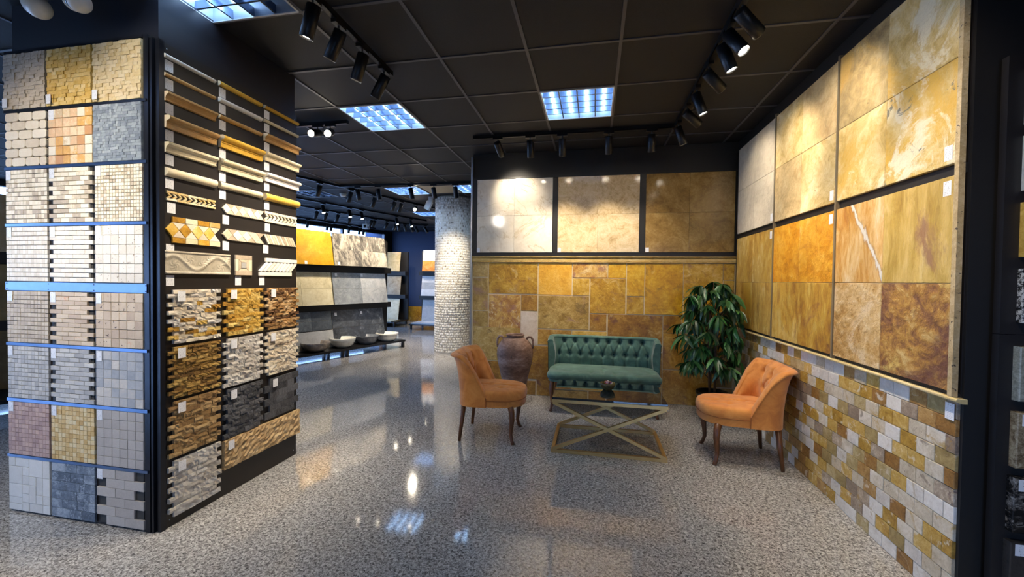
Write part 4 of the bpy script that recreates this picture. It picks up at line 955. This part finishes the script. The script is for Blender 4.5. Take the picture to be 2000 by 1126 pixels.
for bi, (p0, p1) in enumerate(branches):
    a0 = math.atan2(p1.y, p1.x)
    for q in range(17):
        s = 0.35+0.65*rr.random() if q > 4 else 1.0
        base = p0.lerp(p1, s)+Vector((0, 0, 0.05*4*s*(1-s)))
        yaw = a0+(rr.random()-0.5)*(3.6 if q > 2 else 1.6); pitch = 0.15+0.95*rr.random(); roll = (rr.random()-0.5)*1.2
        tip = base+Vector((math.cos(yaw)*math.cos(pitch), math.sin(yaw)*math.cos(pitch), -math.sin(pitch)))*0.19
        if PX+tip.x > XR-0.05 or PY+tip.y > YB-0.03 or PX+base.x > XR-0.05: continue
        M4 = Matrix.Translation(base) @ Matrix.Rotation(yaw, 4, 'Z') @ Matrix.Rotation(pitch, 4, 'Y') @ Matrix.Rotation(roll, 4, 'X')
        k_ = rr.randrange(4)
        if (base.y < 0.05 or rr.random() < 0.2) and cnt < 295:
            o = bpy.data.objects.new('leaf', LVM[k_]); COL.objects.link(o); o.parent = pl; o.matrix_basis = M4; cnt += 1
        else: extra.add([M4 @ Vector(v_) for v_ in LV[k_].v], LV[k_].f, True)
extra.build('foliage', M_leaf, pl, kind='stuff')

# ------------------------------------------------------------------ racks of slabs in the far part of the showroom
def rk(s, off, z=0.0): p = RK0+U*s+NL*off; return Vector((p.x, p.y, z))
RK0 = Vector((-4.436, 5.511, 0))
ROT_RK = Matrix(((U.x, 0, -NL.x), (U.y, 0, -NL.y), (0, 1, 0)))     # local x along the rack, y up, z towards the aisle
def rackunit(s0, s1, lab):
    t = thing('slab_rack', rk(s0, 0), lab, 'display rack', None, ROT_RK)
    w = s1-s0
    MB().box(0, w, 0.115, 0.150, -0.62, 0.0).build('shelf', plain('rack_shelf', '19191c', 0.3), t)
    for x in (0.02, w-0.06): 
        MB().box(x, x+0.04, 0, 0.115, -0.06, -0.01).build('foot', M_black, t); MB().box(x, x+0.04, 0, 0.115, -0.60, -0.55).build('foot', M_black, t)
        MB().box(x, x+0.04, 0.15, 2.12, -0.60, -0.56).build('upright', M_black, t)
    MB().box(0, w, 0.15, 2.10, -0.56, -0.545).build('back_board', M_black, t)
    for z in (0.83, 1.51): MB().box(0, w, z-0.055, z+0.055, -0.545, -0.43).build('ledge_rail', M_black, t)
    return t
def lean(s0, s1, z0, z1, mats, lab, nx=1, ny=1, tg=None, off=0.33):
    t = thing('leaning_slab', rk(s0, off, z0), lab, 'stone slab', None, ROT_RK @ Matrix.Rotation(-math.radians(10), 3, 'X'))
    h = (z1-z0)/math.cos(math.radians(10)); w = s1-s0
    MB().box(0.003, w-0.003, 0.003, h-0.003, -0.02, -0.008).build('backing', M_mortar, t)
    for j in range(ny):
        for i in range(nx): tile(t, w*i/nx+0.001, w*(i+1)/nx-0.001, h*j/ny+0.001, h*(j+1)/ny-0.001, 0.010, 0.001, mats[(j*nx+i) % len(mats)], z=-0.008)
    for q in (tg or []): pricetag(t, q[0], q[1], 0.002, 0.045, 0.055)
    return t
def S_(n, stops, **kw): return stone(n, stops, **{**dict(scale=2.5, detail=8, dist=1.8, a=1.1, b=0.25, rough=0.2, bump=0.1, bscale=40), **kw})
F_yellow = S_('far_yellow', [(0, 'b07f14'), (0.5, 'd6a226'), (1, 'e3b94e')], scale=4, a=0.7)
F_forest = S_('far_forest', [(0, '35332f'), (0.4, '66615a'), (0.58, '9a9284'), (1, 'cbc2b0')], scale=2.6, dist=3.0, b=0.35, streak=(1, 0.5, 1), rot=(0, 0, 0.7))
F_cream = S_('far_cream', [(0, 'c4b58e'), (0.5, 'ddd0aa'), (1, 'eae0c2')], scale=5, dist=2.5)
F_gd = S_('far_grey_dark', [(0, '6d7278'), (0.5, '8a8f94'), (1, 'a9adb0')], scale=4)
F_gl = S_('far_grey_light', [(0, '92959a'), (0.5, 'b3b5b7'), (1, 'cccccb')], scale=4)
F_slate = S_('far_slate', [(0, '3a3f46'), (0.5, '565c64'), (1, '7b8288')], scale=6, a=0.8)
F_night = S_('far_night', [(0, '2f3238'), (0.5, '484c54'), (0.85, '656a71'), (1, 'a0a4a8')], scale=3, dist=3)
F_pale = S_('far_pale', [(0, 'a9abad'), (1, 'c9cacb')], scale=6)
F_beige = S_('far_beige', [(0, 'b39c6c'), (0.5, 'cdb78a'), (1, 'ddcca6')], scale=4)
F_white = S_('far_white', [(0, 'cfcfd0'), (1, 'ececec')], scale=4)
F_orange = S_('far_orange', [(0, 'a8662c'), (0.5, 'c98645'), (1, 'd9a468')], scale=4)
rackunit(-0.30, 0.86, 'black slab rack beside the pillar carrying yellow and cream slabs')
rackunit(0.86, 2.20, 'black slab rack carrying grey veined and dark slate slabs')
lean(-0.28, 0.845, 1.570, 2.150, [F_yellow], 'polished yellow stone slab on the top tier', tg=[(0.62, 0.03)])
lean(0.865, 2.02, 1.570, 2.150, [F_forest], 'grey slab of four tiles with bold dark veining on the top tier', 2, 2, [(0.08, 0.04)])
lean(-0.28, 0.845, 0.885, 1.447, [F_cream], 'cream marble slab of four tiles below the yellow slab', 2, 2)
lean(0.865, 2.035, 0.885, 1.447, [F_gd, F_gl], 'slab pair half blue-grey and half light grey on the middle tier', 2, 2, [(0.08, 0.53), (0.62, 0.53)])
lean(-0.28, 0.83, 0.46, 0.778, [F_slate], 'dark slate strip slab on the bottom tier', 3, 2, off=0.345)
lean(-0.28, 0.83, 0.155, 0.452, [F_pale], 'pale grey slab under the slate strip slab', off=0.28)
lean(0.865, 1.985, 0.155, 0.775, [F_night], 'dark blue-grey veined slab of four tiles on the bottom tier', 2, 2, [(0.08, 0.56), (0.62, 0.56)])
rackunit(-3.80, -2.62, 'black slab rack seen past the far edge of the pillar')
lean(-3.75, -2.64, 1.570, 2.150, [F_beige], 'beige slab on the top tier past the far edge of the pillar')
lean(-3.75, -2.64, 0.885, 1.447, [S_('far_tan', [(0, '8f7a4c'), (1, 'b59f70')])], 'tan slab on the middle tier past the far edge of the pillar')
lean(-3.75, -2.64, 0.20, 0.775, [S_('far_umber', [(0, '5d5038'), (1, '80704f')])], 'brown slab on the bottom tier past the far edge of the pillar')
# stone basins on the rack shelves
def basin(s, off, R_, H_, prof, mat, lab, flute=0, fl=0.0, z=0.1505):
    t = thing('stone_basin', rk(s, off, z), lab, 'basin')
    P_r = {'round': [(0.45, 0), (0.5, 0.01), (0.78, 0.25), (0.93, 0.60), (1.0, 0.97), (0.985, 1.0), (0.93, 1.0), (0.90, 0.92), (0.80, 0.55), (0.6, 0.25), (0, 0.15)],
           'flat': [(0.55, 0), (0.62, 0.03), (0.80, 0.35), (0.95, 0.85), (1.0, 0.97), (0.98, 1.0), (0.92, 0.99), (0.86, 0.75), (0.6, 0.3), (0, 0.22)],
           'rim': [(0.5, 0), (0.6, 0.03), (0.80, 0.25), (0.86, 0.48), (0.80, 0.62), (0.86, 0.68), (1.0, 0.86), (1.0, 0.96), (0.96, 1.0), (0.86, 0.97), (0.7, 0.5), (0, 0.3)]}[prof]
    MB().lathe([(r*R_, z_*H_) for r, z_ in P_r], 40, None, True, flute, fl).build('basin_body', mat, t)
    MB().lathe([(0.022, 0), (0.022, 0.004), (0, 0.005)], 14, Matrix.Translation((0, 0, H_*(0.16 if prof == 'round' else 0.30)))).build('drain', M_silver, t)
B_w = S_('basin_white', [(0, 'c9c2b0'), (0.4, 'e0dccf'), (1, 'efece3')], scale=6, b=0.1)
B_g = S_('basin_grey_brown', [(0, '4c4844'), (0.4, '77706a'), (0.7, '96887a'), (1, 'b3a898')], scale=9, b=0.1)
B_s = S_('basin_slate', [(0, '50545c'), (0.5, '6c7078'), (1, '8a8e95')], scale=6, b=0.1)
basin(-0.06, 0.20, 0.19, 0.145, 'flat', S_('basin_taupe', [(0, '857d76'), (1, 'b3aaa2')], scale=6), 'taupe stone basin partly hidden by the pillar')
basin(0.42, 0.18, 0.225, 0.145, 'round', B_g, 'grey-brown marbled stone basin on the rack shelf')
basin(0.92, 0.18, 0.215, 0.165, 'round', B_w, 'deep cream-white marble basin with a fine brown vein')
basin(1.43, 0.19, 0.215, 0.150, 'flat', B_s, 'slate-grey stone basin next to the fluted one')
basin(1.90, 0.19, 0.215, 0.155, 'rim', B_w, 'white fluted marble basin with a broad rim', 24, 0.02)
basin(-3.05, 0.16, 0.20, 0.13, 'round', B_w, 'white veined basin on the rack past the pillar')
# far racks facing the camera
def flat(px0, x0, x1, y, z0, z1, mats, lab, ny=1, nx=1):
    t = thing('leaning_slab', (x0, y, z0), lab, 'stone slab', None, FRONT @ Matrix.Rotation(-math.radians(9), 3, 'X'))
    w, h = x1-x0, z1-z0
    MB().box(0.003, w-0.003, 0.003, h-0.003, -0.02, -0.008).build('backing', M_mortar, t)
    for j in range(ny):
        for i in range(nx): tile(t, w*i/nx+0.001, w*(i+1)/nx-0.001, h*j/ny+0.001, h*(j+1)/ny-0.001, 0.010, 0.001, mats[(j*nx+i) % len(mats)], z=-0.008)
def farrack(x0, x1, y, lab):
    t = thing('slab_rack', (x0, y, 0), lab, 'display rack'); w = x1-x0
    MB().box(0, w, -0.65, 0.25, 0.115, 0.15).build('shelf', plain('rack_shelf', '19191c', 0.3), t)
    MB().box(0, w, 0.19, 0.25, 0.15, 2.15).build('back_board', M_black, t)
    for x in (0.02, w-0.06):
        for yy in (-0.6, 0.15): MB().box(x, x+0.04, yy, yy+0.05, 0, 0.115).build('foot', M_black, t)
    for z in (0.83, 1.51): MB().box(0, w, 0.0, 0.19, z-0.055, z+0.055).build('ledge_rail', M_black, t)
farrack(-6.75, -5.42, 11.2, 'far slab rack with beige slabs by the navy wall')
flat(0, -6.72, -5.58, 11.15, 1.57, 2.15, [F_beige], 'pale beige slab on the top tier of the far rack', 2)
flat(0, -6.72, -5.56, 11.15, 0.885, 1.447, [S_('far_brown_grey', [(0, '7c6c54'), (0.5, 'a08f74'), (1, 'c2b496')])], 'brown-grey marbled slab on the middle tier of the far rack')
flat(0, -6.72, -5.60, 11.13, 0.155, 0.775, [F_cream], 'cream slab with brown marks on the bottom tier of the far rack')
MB().box(-0.55, 0.45, -0.6, -0.03, 0, 0.02).build('floor_slab_sample', F_beige, None, (-5.95, 11.1, 0.1505), label='beige slab lying on the shelf of the far rack', cat='stone slab')
farrack(-4.83, -3.3, 10.85, 'far slab rack with white slabs behind the round column')
flat(0, -4.72, -3.4, 10.80, 1.57, 2.17, [F_orange, F_white], 'slab half orange and half white on the far rack', 2)
flat(0, -4.75, -3.4, 10.80, 0.885, 1.447, [F_white, F_pale], 'white and pale grey banded slab on the far rack', 3)
flat(0, -4.72, -3.4, 10.78, 0.155, 0.79, [F_pale], 'tall pale grey slab on the bottom tier of the far rack')
MB().box(0, 1.3, -0.6, -0.05, 0, 0.03).build('floor_slab_sample', F_white, None, (-4.78, 10.85, 0.1505), label='white slab lying on the shelf behind the round column', cat='stone slab')
# tiled dado of the far wall
for i in range(5):
    tile(wall_far, -7.0+1.03*i, -5.98+1.03*i, 0.002, 0.47, 0.012, 0.002, GOLDS[(2, 0, 2, 3, 0)[i]], 'wall_tile')
for o in [o for o in wall_far.children]: o.rotation_euler = FRONT.to_euler(); o.location = (o.location.x, 12.35, o.location.y)
# sample crate with a jar near the far rack
p = onz(739, 650, 0)
t = thing('sample_crate', (p.x, p.y, 0), 'pale blue and wood crate standing on the floor beyond the dark rack', 'crate')
MB().box(-0.16, 0.10, -0.12, 0.12, 0, 0.40).build('box', plain('crate_blue', 'aab6cc', 0.5), t)
MB().box(0.10, 0.16, -0.13, 0.12, 0, 0.41).build('wood_end', plain('crate_wood', '9a6a3c', 0.6), t)
for z in (0.10, 0.26): MB().box(-0.09, -0.03, -0.1225, -0.12, z, z+0.07).build('mark', plain('crate_mark', '22335e', 0.5), t)
MB().lathe([(0.04, 0), (0.05, 0.01), (0.05, 0.09), (0.03, 0.12), (0.03, 0.15), (0.0, 0.15)], 16).build('glass_jar', plain('jar_amber', '8d8a6a', 0.1), None, (p.x, p.y, 0.411), label='small jar standing on the blue crate', cat='jar')

# ------------------------------------------------------------------ sample rack on the black wall at the right
YRK = 1.955
t = thing('sample_board', (0, YRK, 0), 'tall black board with thick stone samples on the black wall', 'display board', None, FRONT)
bx0 = ony(1954, 600, YRK).x
zsp = ony(1953, 652, YRK).z
MB().box(bx0, 3.0, 0.0, zsp-0.001, -0.03, 0.0).build('lower_board', M_board, t)
MB().box(bx0, 3.0, zsp+0.001, 2.245, -0.03, 0.0).build('upper_board', M_board, t)
samp = [(129.6, 239, 1994, 'grey', 'plain dark grey'), (261, 370, 1989, 'pale', 'pale blue-grey'), (393, 501, 1984, 'yellow', 'yellow and white'), (524, 630.6, 1979, 'speckle', 'white black-speckled'), (676.7, 783, 1970, 'grain', 'grey-green grained'), (804.6, 913, 1964, 'forest', 'brown marbled'), (930.8, 1038, 1957, 'nero', 'black white-veined'), (1056, 1165, 1950, 'char', 'charcoal')]
SM = dict(grey=S_('smp_grey', [(0, '6f7274'), (1, '93979a')], scale=20), pale=S_('smp_pale', [(0, '98a09f'), (1, 'c6ccca')], scale=20), yellow=S_('smp_yellow', [(0, 'a98432'), (0.5, 'd0ad58'), (1, 'e5d9bc')], scale=8),
          speckle=S_('smp_speckle', [(0, '101010'), (0.42, '2c2c2c'), (0.5, 'b9b7b0'), (1, 'e2e0da')], scale=60, dist=0.5), grain=S_('smp_grain', [(0, '5b5c52'), (0.5, '85867a'), (1, 'aeaea0')], scale=60, dist=0.5, streak=(0.5, 1, 1)),
          forest=S_('smp_forest', [(0, '3a2f20'), (0.4, '6f5d44'), (0.6, '8d7b60'), (1, 'c4b491')], scale=16, dist=3), nero=S_('smp_nero', [(0, '0c0b0b'), (0.55, '1a1817'), (0.7, '5a544e'), (1, 'bdb6ab')], scale=8, dist=4, streak=(0.6, 1, 1)), char=S_('smp_char', [(0, '2c2927'), (1, '3f3b38')], scale=20))
for pt, pb_, px, mk, nm in samp:
    zt = ony(px+4, pt, YRK-0.03).z; zb = ony(px, pb_, YRK-0.03).z; x0 = ony(px, (pt+pb_)/2, YRK-0.0).x+0.012
    s = thing('stone_sample', (x0, YRK, zb), nm+' thick stone sample tile on the black board', 'stone sample', None, FRONT)
    MB().tile(0, 0.30, 0, zt-zb, 0, 0.030, 0.003).build('sample_tile', SM[mk], s); pricetag(s, 0.042, zt-zb-0.028, 0.030, 0.055, 0.045)

# ------------------------------------------------------------------ ceiling fixtures
def fixture(i, j, lit):
    x0, x1, y0, y1 = cell(i, j); cx, cy = (x0+x1)/2, (y0+y1)/2
    lab = {0: 'unlit grey louvred ceiling light panel', 1: 'lit square louvred fluorescent ceiling panel', 3: 'louvred ceiling panel with only two tubes lit, beside the pillar'}[lit]
    lab = {(-4, 1): 'lit louvred ceiling panel over the aisle beyond the pillar', (-1, 1): 'lit louvred ceiling panel above the seating corner', (-6, 6): 'lit louvred panel on the window side of the beige ceiling tile', (-4, 6): 'lit louvred panel between the beige ceiling tile and the back wall edge', (-7, 10): 'small-looking lit louvred panel beyond the round column', (-1, -2): 'lit louvred ceiling panel above the visitor', (-7, -4): 'lit louvred panel over the entrance side'}.get((i, j), lab)
    t = thing('louvre_light', (cx, cy, CEIL), lab, 'ceiling light', 'square louvred ceiling lights' if lit == 1 else None)
    a = 0.288
    m = MB(); m.box(-a, a, -a, a, 0.095, 0.10)
    for s in (-1, 1): m.box(s*a-0.003, s*a+0.003, -a, a, 0.0, 0.10); m.box(-a, a, s*a-0.003, s*a+0.003, 0.0, 0.10)
    m.build('housing', plain('housing_white', '8e9aac', 0.4), t)
    m = MB()
    for s in (-1, 1): m.box(s*a-0.006, s*a+0.006, -a, a, -0.004, 0.0); m.box(-a, a, s*a-0.006, s*a+0.006, -0.004, 0.0)
    m.build('rim', plain('rim_white', 'c8cace', 0.4), t)
    for q in range(4):
        x = -a+a*2*(q+0.5)/4; on = lit == 1 or (lit == 3 and q < 2)
        MB().tube([(x, -a+0.02, 0.070), (x, a-0.02, 0.070)], 0.013, 10).build('tube', M_tube if on else M_tubeoff, t)
    for q in range(1, 4):
        x = -a+a*2*q/4
        MB().prism([(-0.005, 0), (0.005, 0), (0.0012, 0.052), (-0.0012, 0.052)], -a+0.004, a-0.004).build('louvre_blade', M_refl, t, (x, 0, 0), (PI/2, 0, 0))
    for q in range(1, 5):
        y = -a+a*2*q/5
        MB().prism([(-0.006, 0.001), (0.006, 0.001), (0.0015, 0.050), (-0.0015, 0.050)], -a+0.004, a-0.004).build('louvre_blade', M_refl, t, (0, y, 0), (PI/2, 0, PI/2))
for (i, j), lit in LIGHTS.items(): fixture(i, j, lit)
def track(p0, p1, lab):
    p0 = Vector(p0); p1 = Vector(p1); L = (p1-p0).length; a = math.atan2(p1.y-p0.y, p1.x-p0.x)
    t = thing('spotlight_track', (p0.x, p0.y, CEIL), lab, 'track', None, (0, 0, a))
    m = MB(); m.box(0, L, -0.017, 0.017, -0.032, -0.026); m.box(0, L, -0.017, -0.012, -0.032, 0); m.box(0, L, 0.012, 0.017, -0.032, 0); m.box(0, L, -0.012, 0.012, -0.006, 0)
    m.build('channel', M_spot, t)
    for x in (0, L): MB().box(x-0.006, x+0.006, -0.018, 0.018, -0.033, 0).build('end_cap', M_black, t)
BARREL = MB().lathe([(0.030, 0), (0.036, 0.004), (0.036, 0.168), (0.033, 0.172), (0.030, 0.168), (0.030, 0.160)], 24).mesh('barrel', M_spot)
LENS_ON = MB().lathe([(0.030, 0.160), (0, 0.162)], 20).mesh('lens', M_lens); LENS_OFF = MB().lathe([(0.030, 0.160), (0, 0.162)], 20).mesh('lens', M_lensoff)
ADAPT = MB().box(-0.017, 0.017, -0.05, 0.05, -0.052, -0.032).mesh('adapter', M_spot)
STEM = MB().lathe([(0.006, -0.095), (0.006, -0.052)], 8).mesh('stem', M_silver); KN = MB().box(-0.012, 0.012, -0.010, 0.010, -0.112, -0.085).mesh('knuckle', M_silver)
BEAM = {}
def spot(pos, aim, power, lab, group, ang=70, blend=0.9, color=WARM, tang=0.0):
    """pos = point under the track; aim = point lit by the beam; power 0 = switched off"""
    t = thing('track_spotlight', (pos[0], pos[1], CEIL), lab, 'spotlight', group)
    for me, nm in ((ADAPT, 'adapter'), (STEM, 'stem'), (KN, 'knuckle')): put(nm, me, t, (0, 0, 0), (0, 0, tang))
    piv = Vector((0, 0, -0.105)); d = (Vector(aim)-(Vector((pos[0], pos[1], CEIL))+piv)).normalized()
    q = d.to_track_quat('Z', 'Y'); b = put('barrel', BARREL, t, piv-d*0.03, q.to_euler())
    put('lens', LENS_ON if power > 0 else LENS_OFF, b)
    if power > 0:
        key = (power, ang, color)
        if key not in BEAM:
            l = bpy.data.lights.new('beam', 'SPOT'); l.energy = power; l.spot_size = math.radians(ang); l.spot_blend = blend; l.shadow_soft_size = 0.028; l.color = color; BEAM[key] = l
        o = bpy.data.objects.new('beam', BEAM[key]); COL.objects.link(o); o.parent = b; o.location = (0, 0, 0.178); o.rotation_euler = (PI, 0, 0)
    return t
ZT = CEIL-0.03
# corner track: right arm and back arm
XT, YT = 0.742, 4.19
track((XT, 0.6), (XT, YT), 'black spotlight track running beside the big stone panels'); track((-1.262, YT), (XT-0.02, YT), 'black spotlight track in front of the back wall')
ORD = ['first', 'second', 'third', 'fourth', 'fifth', 'sixth', 'seventh', 'eighth', 'ninth']
G1 = 'spotlights beside the big stone panels'; L_off = 'switched-off black spotlight aimed high at the big stone panels'; L_on = None
yR = [onz(x, y, ZT).y for x, y in ((1466, 0), (1434, 45), (1418, 72), (1388, 125), (1366, 170), (1346, 205), (1325, 238))]
spot((XT, yR[0]), (XR, yR[0]+0.45, 2.25), SPOT_W*0.8, L_on, G1, tang=0); spot((XT, yR[1]), (1.35, yR[1]-0.62, 1.45), SPOT_W, L_on, G1); spot((XT, yR[2]), (XR, yR[2]-0.12, 0.7), SPOT_W*1.2, L_on, G1)
spot((XT, yR[3]), (XR, yR[3]+0.45, 2.2), SPOT_W*0.8, L_on, G1); spot((XT, yR[4]), (XR, yR[4]-0.1, 0.7), SPOT_W*1.2, L_on, G1); spot((XT, yR[5]), (XR, yR[5]+0.4, 2.25), SPOT_W*0.5, L_on, G1); spot((XT, yR[6]), (1.35, yR[6]+0.2, 1.2), SPOT_W*0.6, L_on, G1)
spot((XT, 1.45), (XR, 2.5, 1.7), SPOT_W*0.45, L_on, G1); spot((XT, 0.9), (1.35, 2.2, 0.4), SPOT_W*0.8, L_on, G1)
for i, o in enumerate(sorted([o for o in COL.objects if o.get('group') == G1], key=lambda o: -o.location.y)): o['label'] = ORD[i]+' black spotlight from the corner on the track beside the big panels'
G2 = 'spotlights in front of the back wall'
for x, aimx, aimz, pw in ((968, 0.10, 2.35, 0.55), (1033, 0.0, 1.2, 1.0), (1097, 0.0, 1.3, 1.1), (1190, 0.05, 1.3, 1.1), (1276, 0.05, 1.2, 0.5)):
    p = onz(x, 262-(x-968)*0.055, ZT); spot((p.x, YT), (p.x+aimx, YB, aimz), SPOT_W*pw, ORD[[968, 1033, 1097, 1190, 1276].index(x)]+' black spotlight from the free end of the track before the back wall', G2, tang=PI/2)
# track beside the pillar
XL = -1.475
track((XL, -0.6), (XL, 2.79), 'black spotlight track beside the pillar')
G3 = 'spotlights on the track beside the pillar'
for (x, y), az in (((598, -5), 0.5), ((643, 47), 1.4), ((692, 93), 0.8), ((740, 135), 1.6)):
    p = onz(x, y, ZT); spot((XL, p.y), (XS, p.y+0.12, az), SPOT_W*1.15, ORD[[740, 692, 643, 598].index(x)]+' black spotlight from the end of the track beside the pillar', G3)
# track lighting the mosaic board (over the visitor's head)
track((-3.6, 0.45), (-1.9, 0.45), 'black spotlight track facing the mosaic board')
for x, az in ((-3.3, 0.5), (-2.9, 1.7), (-2.5, 0.6), (-2.1, 2.0)): spot((x, 0.45), (x*0.92-0.2, YF, az), SPOT_W*1.02, ORD[[-3.3, -2.9, -2.5, -2.1].index(x)]+' black spotlight on the track facing the mosaic board', 'spotlights facing the mosaic board', color=(1.0, 0.92, 0.80), tang=PI/2)
# short track with two glaring spots
p0 = onz(500, 248, ZT); p1 = onz(678, 241, ZT); track((p0.x, p1.y), (p1.x, p1.y), 'short spotlight track beyond the pillar')
for x, a in ((617, (-1.9, -0.6, 1.2)), (645, (-1.0, 0.2, 1.2))):
    p = onz(x, 243, ZT); spot((p.x, p1.y), a, SPOT_W*0.5, ('round glaring spotlight right beside the pillar edge' if x < 630 else 'glaring spotlight near the free end of the short track'), 'two glaring spotlights', tang=PI/2)
# far tracks
def tr_px(a, b, lab): p = onz(*a, ZT); q = onz(*b, ZT); track((p.x, p.y), (q.x, q.y), lab); return p, q
def heads(p, q, fr, lab, grp, aimf, pw):
    d = math.atan2(q.y-p.y, q.x-p.x)-PI/2
    for i, f in enumerate(fr):
        b = p.lerp(q, f); spot((b.x, b.y), aimf(b, i), pw[i % len(pw)], ORD[len(fr)-1-i]+' '+lab, grp, 80, tang=d)
p, q = tr_px((664, 365), (922, 358), 'far spotlight track running across the aisle before the column')
heads(p, q, (0.14, 0.30, 0.55, 0.72, 0.88), 'spotlight from the column end of the cross track', 'spotlights on the cross track', lambda b, i: (b.x+(0.3 if i < 3 else -0.05*(i-3)), b.y+(0.5 if i < 3 else 0.9), 0.3 if i < 3 else 1.2), (45, 45, 45, 50, 50))
p, q = tr_px((540, 336.5), (850, 408), 'far spotlight track above the basin rack')
heads(p, q, (0.20, 0.37, 0.52, 0.66, 0.71), 'spotlight from the far end of the track above the basin rack', 'spotlights above the basin rack', lambda b, i: (b.x-0.75, b.y+0.35, 1.15), (48,))
spot(tuple(onz(812, 399, ZT))[:2], (-2.2, 3.2, 1.0), 30, 'lit far spotlight shining past the round column', None)
p, q = tr_px((540, 380.5), (832, 432), 'far spotlight track behind the basin rack')
heads(p, q, (0.24, 0.40, 0.48, 0.74, 0.86), 'lit spotlight from the far end of the track behind the basin rack', 'spotlights behind the basin rack', lambda b, i: (b.x+0.8, b.y-0.6, 0.5), (45,))
p, q = tr_px((540, 395.5), (780, 434.7), 'second far spotlight track behind the basin rack')
heads(p, q, (0.27, 0.34, 0.43, 0.53, 0.72, 0.75, 0.87, 0.96), 'dark spotlight from the far end of the second rack track', 'dark spotlights behind the basin rack', lambda b, i: (b.x-0.9, b.y+0.3, 1.0), (0,))
p, q = tr_px((540, 419), (733, 447), 'spotlight track by the windows')
heads(p, q, (0.27, 0.46, 0.50, 0.69, 0.81, 0.86), 'dark spotlight from the far end of the window track', 'spotlights by the windows', lambda b, i: (b.x-0.5, b.y+0.2, 1.0), (0,))
p, q = tr_px((775, 436), (836, 440), 'short far spotlight track before the navy wall')
heads(p, q, (0.05, 0.25, 0.45, 0.6, 0.9), 'spotlight from the column end of the navy wall track', 'spotlights before the navy wall', lambda b, i: (b.x+(0.3*i-0.4), 11.6 if i < 3 else 10.9, 1.3), (45,))
# smoke detector, ceiling speaker box and two cctv cameras
p = onz(670, 378, CEIL)
t = thing('smoke_detector', (p.x, p.y, CEIL), 'white round smoke detector on the far ceiling', 'smoke detector')
MB().lathe([(0.052, 0), (0.058, -0.01), (0.050, -0.035), (0.034, -0.052), (0, -0.055)][::-1], 20).build('dome', M_white, t); MB().lathe([(0.06, -0.006), (0.06, 0)], 20).build('base', M_white, t)
p = onz(846, 384, CEIL)
t = thing('emergency_lamp', (p.x-0.05, p.y, CEIL), 'small tilted white emergency lamp on the ceiling by the column', 'lamp')
MB().box(-0.03, 0.03, -0.03, 0.03, -0.10, 0).build('bracket', M_white, t); MB().box(-0.05, 0.05, -0.03, 0.03, -0.16, 0).build('lamp_body', M_white, t, (0.0, -0.02, -0.09), (0, 0.45, 0))
p = onx(715, 452, -5.75)
t = thing('motion_sensor', (p.x, p.y, CEIL), 'white bracketed motion sensor by the windows', 'sensor')
MB().tube([(0, 0, 0), (0, 0, -0.12)], 0.015, 8).build('bracket', M_white, t); MB().box(-0.07, 0.07, -0.06, 0.06, -0.24, -0.12).build('sensor_body', M_white, t); MB().lathe([(0.04, 0), (0.03, 0.02), (0, 0.03)], 14, Matrix.Translation((0, -0.06, -0.18)) @ Matrix.Rotation(PI/2, 4, 'X')).build('lens', M_cam_glass, t)
def cctv(cpx, tip, lab, face):
    a = ony(*cpx, 1.60); b = ony(*tip, 1.55)
    t = thing('cctv_camera', (a.x, YP0, a.z), lab, 'camera')
    d = (b-a).normalized(); L = (b-a).length
    Q = d.to_track_quat('Z', 'Y').to_matrix().to_4x4(); o0 = a-Vector((a.x, YP0, a.z))
    prof = [(0.0, -0.075), (0.032, -0.070), (0.048, -0.045), (0.052, -0.01), (0.050, 0.03), (0.046, 0.055), (0.036, 0.075), (0.020, 0.086), (0, 0.089)]
    MB().lathe(prof, 24, Matrix.Translation(o0) @ Q).build('shell', M_white, t)
    MB().tube([(o0.x-0.03, o0.y+0.02, CEIL-a.z), (o0.x-0.03, o0.y+0.02, o0.z+0.045), (o0.x, o0.y, o0.z)], [0.05, 0.035, 0.03], 14).build('bracket', M_white, t)
    if face:
        n = ((EYE-a).normalized()+Vector((-0.35, 0, -0.15))).normalized(); Qn = n.to_track_quat('Z', 'Y').to_matrix().to_4x4()
        MB().lathe([(0.034, 0.0), (0.033, 0.010), (0.024, 0.014), (0, 0.016)], 20, Matrix.Translation(o0+n*0.044+d*0.008) @ Qn).build('lens_window', M_cam_glass, t)
        MB().lathe([(0.043, -0.01), (0.043, 0.008), (0.034, 0.011), (0.034, 0.0)], 24, Matrix.Translation(o0+n*0.041+d*0.008) @ Qn).build('bezel', M_white, t)
    else:
        MB().box(-0.006, 0.006, -0.002, 0.002, -0.004, 0.004).build('logo', plain('logo_dark', '3a3a3a', 0.5), t, o0+d*0.02+Vector((0.01, -0.049, 0.01)))
cctv((72, 12), (104, 40), 'white cctv camera seen from behind near the pillar edge', False)
cctv((150, -2), (176, 30), 'white cctv camera with a dark oval window on the pillar', True)
